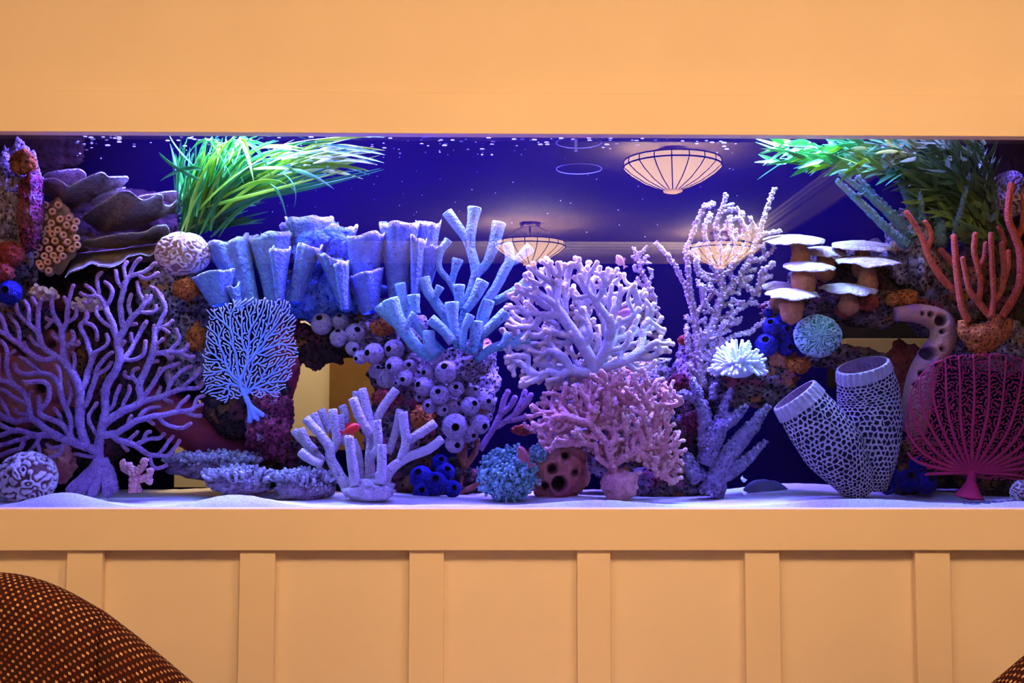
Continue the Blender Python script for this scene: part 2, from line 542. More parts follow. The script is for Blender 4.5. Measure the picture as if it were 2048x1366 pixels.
for i, (a, b) in enumerate([(-1.185, -1.115), (-0.847, -0.777), (-0.507, -0.4375), (-0.172, -0.1035), (0.161, 0.2275), (0.4955, 0.5645), (0.836, 0.906), (1.17, 1.24)]):
    struct(box_obj('trim_%d' % (i + 3), (a, 0.008, 0.12), (b, 0.0265, Z4 - 0.0005), M['trim'], bevel=0.0012))
struct(box_obj('baseboard_front', (XL, 0.0, 0.0), (XR, 0.027, 0.12), M['trim'], bevel=0.002))
struct(box_obj('floor', (XL, YB, -0.1), (XR, 0.02, 0.0), M['floor']))
struct(box_obj('ceiling', (XL, YB, CEIL), (XR, 0.02, CEIL + 0.1), M['ceiling']))
FZ = 2.42
struct(box_obj('wall_back', (XL, YB - 0.1, 0), (XR, YB, FZ), M['dark_wall']))
struct(box_obj('wall_back', (XL, YB - 0.1, FZ), (XR, YB + 0.03, CEIL), M['wall']))
struct(box_obj('wall_right', (XR, YB, 0), (XR + 0.1, 0.02, FZ), M['dark_wall']))
struct(box_obj('wall_right', (XR - 0.03, YB, FZ), (XR + 0.1, 0.02, CEIL), M['wall']))
struct(box_obj('wall_left', (XL - 0.1, YB, 0), (XL, 0.02, FZ), M['dark_wall']))
struct(box_obj('wall_left', (XL - 0.1, YB, FZ), (XL + 0.03, 0.02, CEIL), M['wall']))
for i, (dz, dd) in enumerate([(0.0, 0.07), (0.022, 0.05), (0.045, 0.035)]):      # stepped crown moulding
    struct(box_obj('trim_%d' % (20 + i), (XL, YB + 0.03, CEIL - dz - 0.02), (XR, YB + 0.03 + dd, CEIL - dz), M['trim']))
    struct(box_obj('trim_%d' % (24 + i), (XR - 0.03 - dd, YB, CEIL - dz - 0.02), (XR - 0.03, 0.0, CEIL - dz), M['trim']))

# ------------------------------------------------------------------ the aquarium shell, water and sand
TB, TT_ = Z3 - 0.03, 1.80     # bottom and top of the tank
BY = 0.43                     # back panel
aq = thing('aquarium', 'long built-in glass aquarium with a deep blue back set into the cream wall', 'aquarium', (0.03, 0.2, TB))
k = MB(); k.box((OL, GY, TB), (OR_, GY + 0.010, TT_), 1); k.m[2] = 0; k.f = k.f
build(k, 'front_pane', [M['glass_front'], M['glass']], aq, smooth=False)
def panel_with_holes(x0, x1, z0, z1, y0, y1, holes):
    xs = sorted({x0, x1, *[h[0] for h in holes], *[h[1] for h in holes]})
    zs = sorted({z0, z1, *[h[2] for h in holes], *[h[3] for h in holes]})
    k = MB()
    for a, b in zip(xs[:-1], xs[1:]):
        for c, d in zip(zs[:-1], zs[1:]):
            mx, mz = (a + b) / 2, (c + d) / 2
            if any(h[0] < mx < h[1] and h[2] < mz < h[3] for h in holes): continue
            k.box((a, y0, c), (b, y1, d))
    return k
def hole_px(x0, x1, y0, y1, y):
    a, b = P(x0, y1, y), P(x1, y0, y)
    return (a[0], b[0], a[2], b[2])
gaps = [hole_px(560, 790, 640, 900, BY), hole_px(345, 470, 800, 975, BY), hole_px(1655, 1860, 640, 775, BY)]
build(panel_with_holes(OL, OR_, TB, TT_, BY, BY + 0.012, gaps), 'back_panel', M['back'], aq, smooth=False)
for h in gaps:
    k = MB(); k.box((h[0], BY + 0.002, h[2]), (h[1], BY + 0.010, h[3])); g = build(k, 'back_window', M['glass'], aq, smooth=False)
    g['label'] = 'clear gap in the blue back showing the lit wall beyond'
for x in (OL - 0.012, OR_):
    k = MB(); k.box((x, GY, TB), (x + 0.012, BY + 0.012, TT_)); build(k, 'side_pane', M['back'], aq, smooth=False)
k = MB(); k.box((OL, GY, TB - 0.012), (OR_, BY + 0.012, TB)); build(k, 'bottom_pane', M['black'], aq, smooth=False)

WZ = P(1024, 311, BY)[2]      # water level
k = MB()
nx, ny = 160, 26
V = []; F = []
for i in range(nx + 1):
    for j in range(ny + 1):
        x = OL + 0.002 + (OR_ - OL - 0.004) * i / nx; y = GY + 0.012 + (BY - GY - 0.014) * j / ny
        V.append((x, y, WZ + 0.0035 * mnoise.noise((x * 22, y * 30, 0)) + 0.0015 * mnoise.noise((x * 70, y * 90, 3))))
for i in range(nx):
    for j in range(ny):
        a = i * (ny + 1) + j; F.append((a, a + ny + 1, a + ny + 2, a + 1))
k.add(V, F)
tag(build(k, 'water', M['water'], base=(0, 0.2, WZ)), 'clear rippled water filling the aquarium up to the frame', 'water', kind='stuff')

def sand_front(x):            # height of the sand against the front glass
    px = 1024 + (x) * FPX / 2.23
    h = 0
    for c, w, a in [(165, 110, 0.030), (505, 120, 0.026), (1230, 170, 0.015), (1760, 230, 0.018), (-60, 90, 0.012), (880, 150, 0.004), (2080, 90, 0.012)]:
        h += a * math.exp(-((px - c) / w) ** 2 * 1.6)
    return Z3 - 0.002 + h
def sand_z(x, y):
    t = (y - GY - 0.011) / (BY - GY - 0.011)
    f = sand_front(x)
    s = min(1, t / 0.22); s = s * s * (3 - 2 * s)
    base = Z3 + 0.004 + 0.008 * mnoise.noise((x * 6, y * 8, 1.3)) + 0.006 * t + 0.016 * math.exp(-((x - 0.72) / 0.12) ** 2) * t
    return f * (1 - s) + base * s + 0.0012 * mnoise.noise((x * 60, y * 60, 0))
k = MB(); V = []; F = []
nx, ny = 420, 40
for i in range(nx + 1):
    x = OL + 0.001 + (OR_ - OL - 0.002) * i / nx
    V.append((x, GY + 0.011, TB + 0.001))
    for j in range(ny + 1):
        y = GY + 0.011 + (BY - GY - 0.012) * (j / ny) ** 1.5
        V.append((x, y, sand_z(x, y)))
for i in range(nx):
    for j in range(ny + 1):
        a = i * (ny + 2) + j; F.append((a, a + ny + 2, a + ny + 3, a + 1))
k.add(V, F)
tag(build(k, 'sand', M['sand'], base=(0, 0.2, TB)), 'white sand bed heaped in low mounds along the aquarium floor', 'sand', kind='stuff')

# warm hall seen through the gaps of the blue back
struct(box_obj('wall_rear', (-1.6, 1.15, 0), (0.6, 1.25, 2.2), M['wall']))
M['brown'] = mat('brown_wood', (0.30, 0.16, 0.07, 1), (0.24, 0.12, 0.05, 1), 9, rough=0.6)
a, b = P(657, 900, 1.1), P(800, 600, 1.1)
struct(box_obj('door_1', (a[0], 1.10, 0.02), (a[0] + 0.6, 1.149, 1.9), M['brown']))
struct(box_obj('wall_rear', (0.6, 1.3, 0), (2.6, 1.4, 2.2), M['dark_wall']))
M['counter'] = mat('tan_counter_board', (0.62, 0.42, 0.34, 1), (0.56, 0.38, 0.30, 1), 6, rough=0.6)
a, b = P(1688, 712, 1.15), P(1900, 678, 1.15); c_ = P(1688, 800, 1.15)
struct(box_obj('trim_30', (a[0], 1.13, a[2]), (b[0], 1.18, b[2]), M['counter'], bevel=0.002))
struct(box_obj('trim_31', (a[0], 1.15, 0.02), (b[0], 1.18, a[2] - 0.003), M['counter']))
area('rear_hall_light', (1.0, 0.75, 2.0), (math.radians(25), 0, 0), 0.4, 0.2, 2.5, WARM)
area('rear_hall_light', (-0.55, 0.8, 2.1), (math.radians(25), 0, 0), 0.5, 0.2, 20, (1.0, 0.72, 0.34))

# ------------------------------------------------------------------ ceiling lamps of the room
def shade_mat(name, strength):
    m = bpy.data.materials.new(name); m.use_nodes = True
    nt = m.node_tree; N = nt.nodes; L = nt.links; N.remove(N['Principled BSDF'])
    e = N.new('ShaderNodeEmission'); e.inputs[0].default_value = (1.0, 0.62, 0.30, 1) if strength > 10 else (1.0, 0.50, 0.18, 1); e.inputs[1].default_value = strength
    t = N.new('ShaderNodeBsdfTranslucent'); t.inputs[0].default_value = (0.95, 0.8, 0.6, 1)
    a = N.new('ShaderNodeAddShader'); L.new(t.outputs[0], a.inputs[0]); L.new(e.outputs[0], a.inputs[1]); L.new(a.outputs[0], N['Material Output'].inputs['Surface'])
    return m
M['shade'] = shade_mat('leaded_glass_shade', 2.2)
M['shade_bright'] = shade_mat('bright_leaded_glass_shade', 30.5)
M['shade_mid'] = shade_mat('warm_leaded_glass_shade', 27.0)
M['bronze'] = mat('dark_bronze', (0.06, 0.035, 0.02, 1), None, rough=0.4, metal=0.8)
def ceiling_lamp(loc, label, e, R=0.275, sh='shade'):
    x, y, z = loc                                # centre of the bowl rim
    t = thing('ceiling_lamp', label, 'lamp', (x, y, CEIL), 'leaded glass bowl lamps of the room' if label is None else None)
    n = 18; prof = [(R, 0.0), (R * 1.02, -0.035), (R * 0.86, -0.075), (R * 0.58, -0.125), (R * 0.24, -0.165), (R * 0.16, -0.172)]
    for i in range(n):                           # each glass panel on its own
        a0, a1 = 2 * math.pi * i / n, 2 * math.pi * (i + 1) / n
        k = MB(); V = []; F = []
        for (r, h) in prof:
            for a in (a0, (a0 + a1) / 2, a1): V.append((x + r * math.cos(a), y + r * math.sin(a), z + h))
        for q in range(len(prof) - 1):
            for s in range(2): F.append((q * 3 + s, q * 3 + s + 1, q * 3 + s + 4, q * 3 + s + 3))
        k.add(V, F); build(k, 'glass_panel', M[sh], t)
        k = MB(); tube(k, [(x + r * 1.005 * math.cos(a0), y + r * 1.005 * math.sin(a0), z + h) for r, h in prof], 0.0035, 5, 'flat')
        build(k, 'leading', M['bronze'], t)
    for r, h in ((R * 1.005, 0.0), (R * 1.025, -0.035)):
        k = MB(); tube(k, [(x + r * math.cos(a), y + r * math.sin(a), z + h) for a in np.linspace(0, 2 * math.pi, 37)], 0.005, 5, 'flat'); build(k, 'rim', M['bronze'], t)
    k = MB(); tube(k, [(x, y, z - 0.165), (x, y, z - 0.178), (x, y, z - 0.186)], [R * 0.2, R * 0.2, R * 0.12], 16, 'flat'); build(k, 'finial', M[sh], t)
    k = MB(); tube(k, [(x, y, CEIL - 0.03), (x, y, CEIL)], [0.075, 0.085], 20, 'flat'); build(k, 'canopy', M['bronze'], t)
    for a in (0.4, 2.5, 4.6):
        k = MB(); tube(k, [(x + 0.05 * math.cos(a), y + 0.05 * math.sin(a), CEIL - 0.02), (x + R * math.cos(a), y + R * math.sin(a), z)], 0.004, 5, 'flat'); build(k, 'rod', M['bronze'], t)
    k = MB(); tube(k, [(x, y, CEIL - 0.02), (x, y, z + 0.0)], 0.008, 6, 'flat'); build(k, 'stem', M['bronze'], t)
    for a in (0.9, 3.0, 5.1):
        point('lamp_bulb', (x + 0.12 * math.cos(a), y + 0.12 * math.sin(a), z - 0.02), e / 3, WARM, 0.025)
def mirrored(px, py, vy):
    q = P(px, py, vy); return (q[0], 2 * GY - vy, q[2])
ceiling_lamp(mirrored(1345, 322, 4.0), 'largest leaded glass bowl ceiling lamp mirrored in the tank, left of the right plant', 160)
ceiling_lamp(mirrored(1060, 485, 6.4), 'distant leaded glass bowl lamp mirrored beside the tall teal tube sponge', 220)
ceiling_lamp(mirrored(1440, 492, 6.8), 'distant leaded glass bowl lamp mirrored over the tall knobbly lilac coral', 220)
ceiling_lamp((1.25, -1.6, 2.34), 'unseen leaded glass bowl ceiling lamp added in front of the right end of the aquarium to light the wall', 40, sh='shade_bright')  # this lamp and the next two are unseen, added to light the wall
ceiling_lamp((0.10, -1.65, 2.34), 'unseen leaded glass bowl ceiling lamp placed in front of the middle of the aquarium to light the wall', 30, sh='shade_bright')
ceiling_lamp((-1.1, -1.8, 2.34), 'unseen leaded glass bowl ceiling lamp added behind the left armchair to light the wall', 30, sh='shade_mid')

# ------------------------------------------------------------------ armchairs
M['fabric'] = bpy.data.materials.new('dotted_brown_fabric'); M['fabric'].use_nodes = True
_n = M['fabric'].node_tree; _N = _n.nodes; _L = _n.links
def _math(op, a, b=None, c=None):
    q = _N.new('ShaderNodeMath'); q.operation = op
    for i, s in enumerate((a, b, c)):
        if s is None: continue
        if isinstance(s, (int, float)): q.inputs[i].default_value = s
        else: _L.new(s, q.inputs[i])
    return q.outputs[0]
_uv = _N.new('ShaderNodeUVMap'); _sx = _N.new('ShaderNodeSeparateXYZ'); _L.new(_uv.outputs[0], _sx.inputs[0])
_vv = _math('DIVIDE', _sx.outputs[1], 0.0056); _row = _math('FLOOR', _vv)
_uu = _math('ADD', _math('DIVIDE', _sx.outputs[0], 0.0098), _math('MULTIPLY', _math('MODULO', _math('ABSOLUTE', _row), 2.0), 0.5))
_colm = _math('FLOOR', _uu)
_fu = _math('SUBTRACT', _uu, _colm); _fv = _math('SUBTRACT', _vv, _row)
_in = _math('MULTIPLY', _math('LESS_THAN', _math('ABSOLUTE', _math('SUBTRACT', _fu, 0.5)), 0.165), _math('LESS_THAN', _math('ABSOLUTE', _math('SUBTRACT', _fv, 0.5)), 0.26))
_cv = _N.new('ShaderNodeCombineXYZ'); _L.new(_colm, _cv.inputs[0]); _L.new(_row, _cv.inputs[1])
_wn = _N.new('ShaderNodeTexWhiteNoise'); _wn.noise_dimensions = '2D'; _L.new(_cv.outputs[0], _wn.inputs['Vector'])
_mx = _N.new('ShaderNodeMix'); _mx.data_type = 'RGBA'; _mx.inputs[6].default_value = (0.22, 0.05, 0.015, 1); _mx.inputs[7].default_value = (0.55, 0.33, 0.16, 1)
_L.new(_wn.outputs['Value'], _mx.inputs[0])
_my = _N.new('ShaderNodeMix'); _my.data_type = 'RGBA'; _my.inputs[6].default_value = (0.022, 0.004, 0.004, 1)
_L.new(_in, _my.inputs[0]); _L.new(_mx.outputs[2], _my.inputs[7]); _L.new(_my.outputs[2], _N['Principled BSDF'].inputs['Base Color'])
_N['Principled BSDF'].inputs['Roughness'].default_value = 0.9; _N['Principled BSDF'].inputs['Specular IOR Level'].default_value = 0.1
M['leg'] = mat('dark_wood_leg', (0.03, 0.012, 0.006, 1), (0.02, 0.01, 0.005, 1), 20, rough=0.4)

def armchair(cx, cy, ztop, R, label, yaw=0.0, drop=0.2926):
    """barrel chair seen from behind: the curved back stands nearest to the eye"""
    t = thing('armchair', label, 'chair', (cx, cy, 0.0), 'dotted brown armchairs in front of the aquarium')
    t.rotation_euler = (0, 0, 0)
    def topz(phi): return ztop - drop * math.sin(min(abs(phi), math.pi / 2)) ** 2 - 0.03 * math.sin(min(abs(phi), math.pi / 2)) ** 4 - (0.30 * min(0.6, max(0, abs(phi) - math.pi / 2)))
    def pos(phi, r):
        # back arc then straight arms going forward (towards +y)
        if abs(phi) <= math.pi / 2: x, y = r * math.sin(phi), -r * math.cos(phi)
        else: x, y = math.copysign(r, phi), (abs(phi) - math.pi / 2) * R
        c, s = math.cos(yaw), math.sin(yaw)
        return cx + c * x - s * y, cy + s * x + c * y
    TH = 0.085; zb = 0.16
    def sector(p0, p1, name):
        n = max(6, int((p1 - p0) / 0.06)); prof = []
        for j in range(18): prof.append((0.0, zb + (1.0 - zb) * j / 18 * 1.0, 0))   # placeholder heights, scaled per angle
        k = MB(); V = []; F = []; UV = []
        m = 30
        for i in range(n + 1):
            phi = p0 + (p1 - p0) * i / n; zt = topz(phi)
            e = min(i, n - i); seam = -0.0035 if e == 0 else 0.0
            for j in range(m):
                if j < 14:                       # outer face
                    s = j / 13; d = 0.012 * math.sin(s * math.pi) + 0.0; z = zb + (zt - TH / 2 - zb) * s; v = z - zt
                elif j < 23:                     # rolled top
                    a = math.pi * (j - 13) / 10; d = -TH / 2 + TH / 2 * math.cos(a); z = zt - TH / 2 + TH / 2 * math.sin(a); v = -TH / 2 + TH / 2 * a
                else:                            # inner face
                    s = (j - 22) / 7; d = -TH; z = zt - TH / 2 - (zt - TH / 2 - 0.40) * s; v = TH * 1.1 + (zt - z)
                x, y = pos(phi, R + d + seam)
                V.append((x, y, z)); UV.append((phi * R, v))
        for i in range(n):
            for j in range(m - 1):
                a = i * m + j; F.append((a, a + m, a + m + 1, a + 1))
        F.append(tuple(range(m))); F.append(tuple(reversed(range(n * m, n * m + m))))
        k.add(V, F); build(k, name, M['fabric'], t, uv=UV)
    sector(-0.42, 0.42, 'back_panel')
    sector(0.424, math.pi / 2, 'side_panel'); sector(-math.pi / 2, -0.424, 'side_panel')
    sector(math.pi / 2 + 0.004, math.pi / 2 + 0.95, 'arm'); sector(-math.pi / 2 - 0.95, -math.pi / 2 - 0.004, 'arm')
    for nm, z0, z1, rr in (('seat_base', 0.16, 0.30, R - 0.09), ('seat_cushion', 0.30, 0.44, R - 0.10)):
        k = MB(); V = []; F = []; UV = []
        outl = [(a, ) for a in np.linspace(-math.pi / 2 - 0.9, math.pi / 2 + 0.9, 30)]
        rings = [(z0, 1.0), (z1 - 0.03, 1.0), (z1 - 0.008, 0.97), (z1, 0.9)]
        for z, f in rings:
            for (a,) in outl:
                x, y = pos(a, rr * f); V.append((x, y, z)); UV.append((a * R, z))
        n = len(outl)
        for q in range(len(rings) - 1):
            for i in range(n): F.append((q * n + i, q * n + (i + 1) % n, (q + 1) * n + (i + 1) % n, (q + 1) * n + i))
        F.append(tuple(range(3 * n, 4 * n))); F.append(tuple(reversed(range(n))))
        k.add(V, F); build(k, nm, M['fabric'], t, uv=UV)
    for a in (-0.7, 0.7, -2.3, 2.3):
        x, y = pos(a, R - 0.05); k = MB(); tube(k, [(x, y, 0.17), (x, y, 0.0)], [0.022, 0.015], 8, 'flat'); build(k, 'leg', M['leg'], t)
armchair(-0.551, -0.453, 0.8556, 0.3735, 'dotted dark brown barrel armchair seen from behind, its whole curved back in view', -0.256)
armchair(0.81, -0.453, 0.8556, 0.3735, 'dotted dark brown barrel armchair of which only the curved left shoulder shows', 0.256)

# ------------------------------------------------------------------ reef materials
M['rock'] = mat('live_rock', (0.26, 0.18, 0.16, 1), (0.06, 0.04, 0.045, 1), 60, bump=1.0, bscale=130, pores=((0.012, 0.008, 0.012, 1), 90, 0.36), patch=[((0.45, 0.08, 0.12, 1), 14, 0.56, 0.66, 1.0), ((0.36, 0.24, 0.40, 1), 18, 0.57, 0.68, 5.0), ((0.50, 0.15, 0.03, 1), 16, 0.60, 0.68, 9.0)])
M['rock_pale'] = mat('pale_live_rock', (0.52, 0.42, 0.44, 1), (0.12, 0.08, 0.10, 1), 75, bump=1.0, bscale=150, pores=((0.02, 0.015, 0.02, 1), 100, 0.36), patch=[((0.50, 0.12, 0.20, 1), 16, 0.60, 0.70, 2.0), ((0.50, 0.20, 0.06, 1), 18, 0.60, 0.68, 7.0)])
M['rock_dark'] = mat('dark_live_rock', (0.085, 0.045, 0.04, 1), (0.025, 0.014, 0.016, 1), 50, bump=1.0, bscale=120, pores=((0.006, 0.004, 0.008, 1), 80, 0.36), patch=[((0.22, 0.045, 0.06, 1), 13, 0.57, 0.67, 3.0), ((0.26, 0.11, 0.03, 1), 15, 0.58, 0.68, 8.0)])
M['shade_rock'] = mat('maroon_shaded_rock', (0.030, 0.008, 0.006, 1), (0.012, 0.004, 0.004, 1), 30, bump=0.6, bscale=60)  # near-black maroon: shade put into the colour of the rear rocks
M['red_rock'] = mat('red_encrusted_rock', (0.40, 0.05, 0.10, 1), (0.10, 0.015, 0.03, 1), 110, bump=1.0, bscale=180, pores=((0.03, 0.006, 0.015, 1), 130, 0.40), patch=[((0.48, 0.28, 0.42, 1), 26, 0.56, 0.66, 2.0)])
M['pink_rock'] = mat('pink_coralline_rock', (0.52, 0.20, 0.20, 1), (0.48, 0.23, 0.10, 1), 12, bump=0.3, bscale=120, tip=(0.02, 0.008, 0.02, 1), patch=[((0.28, 0.09, 0.26, 1), 10, 0.50, 0.62, 4.0)], speck=((0.12, 0.05, 0.08, 1), 200, 0.60))
M['rust_rock'] = mat('rust_coralline_rock', (0.50, 0.20, 0.12, 1), (0.36, 0.07, 0.09, 1), 14, bump=0.25, bscale=90, tip=(0.02, 0.008, 0.015, 1))
M['dark_red'] = mat('smooth_dark_red_rock', (0.34, 0.05, 0.06, 1), (0.22, 0.03, 0.08, 1), 12, bump=0.25, bscale=90, patch=[((0.50, 0.14, 0.06, 1), 12, 0.55, 0.66, 3.0)])
M['orange'] = mat('orange_sponge', (0.75, 0.22, 0.03, 1), (0.50, 0.12, 0.02, 1), 60, bump=1.0, bscale=140, pores=((0.20, 0.03, 0.01, 1), 140, 0.35))
M['red_sponge'] = mat('rust_red_sponge', (0.50, 0.09, 0.04, 1), (0.30, 0.04, 0.03, 1), 60, bump=1.0, bscale=140)
M['blue_sponge'] = mat('cobalt_blue_sponge', (0.015, 0.015, 0.34, 1), (0.008, 0.008, 0.16, 1), 60, bump=0.8, bscale=140, rough=0.6, speck=((0.004, 0.004, 0.06, 1), 110, 0.57))
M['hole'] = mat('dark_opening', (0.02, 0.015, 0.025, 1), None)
M['gorg'] = mat('lilac_gorgonian', (0.58, 0.36, 0.68, 1), (0.44, 0.22, 0.50, 1), 60, bump=0.8, bscale=300, tip=(0.48, 0.20, 0.26, 1), speck=((0.16, 0.06, 0.12, 1), 260, 0.58))
M['fan_blue'] = mat('pale_blue_sea_fan', (0.30, 0.44, 0.90, 1), (0.26, 0.38, 0.86, 1), 60, bump=0.2, tip=(0.70, 0.68, 0.88, 1))
M['fan_red'] = mat('crimson_sea_fan', (0.46, 0.014, 0.060, 1), (0.36, 0.010, 0.05, 1), 30, bump=0.2, tip=(0.50, 0.03, 0.07, 1))
M['white'] = mat('cream_coral', (0.54, 0.51, 0.48, 1), (0.45, 0.41, 0.36, 1), 50, bump=0.4, bscale=220, tip=(0.84, 0.68, 0.42, 1), speck=((0.42, 0.28, 0.20, 1), 180, 0.64))
M['pink'] = mat('pink_coral', (0.88, 0.38, 0.32, 1), (0.64, 0.24, 0.22, 1), 70, bump=0.8, bscale=260, tip=(0.95, 0.50, 0.38, 1), speck=((0.30, 0.10, 0.10, 1), 170, 0.60))
M['lilac'] = mat('lilac_knobbed_coral', (0.52, 0.36, 0.40, 1), (0.34, 0.18, 0.18, 1), 60, bump=0.7, bscale=240, tip=(0.78, 0.60, 0.62, 1), speck=((0.22, 0.10, 0.12, 1), 200, 0.60))
M['violet'] = mat('violet_finger_coral', (0.26, 0.17, 0.30, 1), (0.13, 0.07, 0.14, 1), 70, bump=0.8, bscale=220, tip=(0.60, 0.54, 0.70, 1), speck=((0.05, 0.03, 0.06, 1), 150, 0.56))
M['tube_teal'] = mat('teal_tube_sponge', (0.15, 0.42, 0.42, 1), (0.09, 0.27, 0.30, 1), 32, bump=0.8, bscale=170, tip=(0.34, 0.64, 0.62, 1), patch=[((0.26, 0.36, 0.44, 1), 26, 0.50, 0.62, 3.0)], speck=((0.11, 0.15, 0.17, 1), 90, 0.58))
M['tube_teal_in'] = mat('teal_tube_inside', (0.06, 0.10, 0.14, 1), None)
M['tube_white'] = mat('pale_finger_sponge', (0.66, 0.58, 0.56, 1), (0.50, 0.40, 0.40, 1), 70, bump=1.0, bscale=180, tip=(0.76, 0.68, 0.64, 1), speck=((0.24, 0.18, 0.22, 1), 150, 0.60))
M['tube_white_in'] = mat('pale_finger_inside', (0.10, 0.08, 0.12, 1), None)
M['ball'] = mat('lilac_ball_tunicate', (0.58, 0.48, 0.56, 1), (0.44, 0.33, 0.40, 1), 70, bump=0.9, bscale=220, speck=((0.16, 0.09, 0.13, 1), 150, 0.58))
M['leafy'] = mat('blue_cup_coral', (0.19, 0.31, 0.62, 1), (0.16, 0.22, 0.48, 1), 50, bump=1.0, bscale=110, tip=(0.66, 0.66, 0.74, 1), speck=((0.14, 0.14, 0.26, 1), 90, 0.60))
M['leafy_in'] = mat('blue_cup_coral_inside', (0.06, 0.16, 0.70, 1), (0.16, 0.30, 0.86, 1), 60, bump=1.0, bscale=110, speck=((0.01, 0.03, 0.28, 1), 80, 0.56))
M['plate'] = mat('grey_plate_coral', (0.40, 0.30, 0.25, 1), (0.24, 0.165, 0.14, 1), 60, bump=0.8, bscale=190, tip=(0.74, 0.76, 0.80, 1), speck=((0.10, 0.06, 0.06, 1), 180, 0.56))  # tip colour paints the lit rim of the plates into the material
M['polyp'] = mat('apricot_polyp', (0.80, 0.46, 0.26, 1), (0.66, 0.32, 0.15, 1), 60, bump=0.3)
M['polyp_rim'] = mat('pale_polyp_rim', (0.90, 0.66, 0.46, 1), None)
M['beige'] = mat('beige_coral', (0.80, 0.58, 0.38, 1), (0.62, 0.36, 0.20, 1), 70, bump=0.5, bscale=200, tip=(0.90, 0.74, 0.56, 1))
M['brain'] = mat('brain_coral', (0.16, 0.07, 0.05, 1), (0.20, 0.09, 0.07, 1), 60, bump=0.3, tip=(0.84, 0.74, 0.68, 1))
M['maze'] = mat('rosy_maze_coral', (0.30, 0.13, 0.11, 1), (0.34, 0.16, 0.12, 1), 60, bump=0.3, tip=(0.78, 0.56, 0.52, 1))
M['wool'] = mat('dusky_maze_coral', (0.16, 0.10, 0.12, 1), (0.20, 0.13, 0.12, 1), 60, bump=0.3, tip=(0.50, 0.36, 0.36, 1))
M['green_disc'] = mat('green_radial_coral', (0.04, 0.16, 0.14, 1), (0.06, 0.22, 0.16, 1), 60, bump=0.3, tip=(0.46, 0.58, 0.60, 1))
M['teal_bush'] = mat('teal_bushy_coral', (0.12, 0.32, 0.28, 1), (0.07, 0.18, 0.17, 1), 60, bump=0.7, tip=(0.42, 0.78, 0.70, 1))
M['grey_bush'] = mat('grey_lilac_coral', (0.34, 0.24, 0.28, 1), (0.18, 0.11, 0.12, 1), 70, bump=0.9, tip=(0.68, 0.66, 0.74, 1), speck=((0.05, 0.03, 0.04, 1), 140, 0.57))
M['anem'] = mat('white_anemone', (0.74, 0.76, 0.80, 1), (0.64, 0.66, 0.74, 1), 40, tip=(0.90, 0.90, 0.92, 1))
M['cap'] = mat('white_cap', (0.58, 0.47, 0.40, 1), (0.44, 0.33, 0.28, 1), 40, bump=0.8, bscale=130, speck=((0.40, 0.22, 0.16, 1), 90, 0.62))
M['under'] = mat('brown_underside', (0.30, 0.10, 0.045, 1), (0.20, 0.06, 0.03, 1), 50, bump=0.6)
M['stalk'] = mat('rust_stalk', (0.48, 0.16, 0.05, 1), (0.34, 0.10, 0.04, 1), 40, bump=0.7, bscale=140)
M['coral_orange'] = mat('salmon_gorgonian', (0.86, 0.15, 0.035, 1), (0.70, 0.10, 0.025, 1), 90, bump=1.0, bscale=320, tip=(0.84, 0.18, 0.05, 1), speck=((0.34, 0.03, 0.02, 1), 300, 0.60))
M['teal_rod'] = mat('teal_finger_coral', (0.09, 0.24, 0.22, 1), (0.14, 0.15, 0.08, 1), 40, bump=1.0, bscale=180, tip=(0.30, 0.66, 0.66, 1))
M['barrel'] = mat('pale_lattice_sponge', (0.48, 0.40, 0.40, 1), (0.38, 0.29, 0.30, 1), 40, bump=0.4, bscale=160, tip=(0.52, 0.43, 0.43, 1))
M['barrel_pit'] = mat('lattice_pit', (0.035, 0.03, 0.06, 1), None)
M['barrel_in'] = mat('barrel_inside', (0.40, 0.22, 0.34, 1), (0.3, 0.16, 0.26, 1), 60, bump=0.4)
M['leafA'] = mat('green_strap_leaf', (0.06, 0.36, 0.06, 1), (0.02, 0.20, 0.04, 1), 12, rough=0.45, spec=0.4, transl=0.3)
M['leafB'] = mat('lime_strap_leaf', (0.42, 0.60, 0.03, 1), (0.20, 0.42, 0.03, 1), 12, rough=0.45, spec=0.4, transl=0.3)
M['leafC'] = mat('shaded_olive_leaf', (0.20, 0.34, 0.06, 1), (0.10, 0.22, 0.04, 1), 12, rough=0.5, spec=0.3, transl=0.25)  # leaf copy for the shaded right side, shade put into the tone
M['stem'] = mat('plant_stem', (0.08, 0.14, 0.05, 1), None)
M['fish_red'] = mat('scarlet_fish', (0.85, 0.05, 0.02, 1), (0.70, 0.03, 0.015, 1), 60, rough=0.4)
M['fish_pink'] = mat('pink_fish', (0.90, 0.50, 0.42, 1), None, rough=0.4)
M['fish_brown'] = mat('russet_fish', (0.40, 0.12, 0.08, 1), (0.3, 0.08, 0.07, 1), 50, rough=0.4)
M['fish_mauve'] = mat('mauve_fish', (0.45, 0.20, 0.24, 1), None, rough=0.4)
M['eye'] = mat('fish_eye', (0.01, 0.01, 0.01, 1), None, rough=0.2)
M['shell'] = mat('white_shell', (0.85, 0.88, 0.9, 1), None, rough=0.5)
M['bubble'] = mat('air_bubble', (0.75, 0.80, 1.0, 1), None, rough=0.3, spec=0.5)
M['white_clip'] = mat('white_plastic', (0.85, 0.85, 0.9, 1), None, rough=0.4)
M['slate'] = mat('slate_slab', (0.16, 0.15, 0.22, 1), (0.12, 0.11, 0.16, 1), 30, rough=0.6)

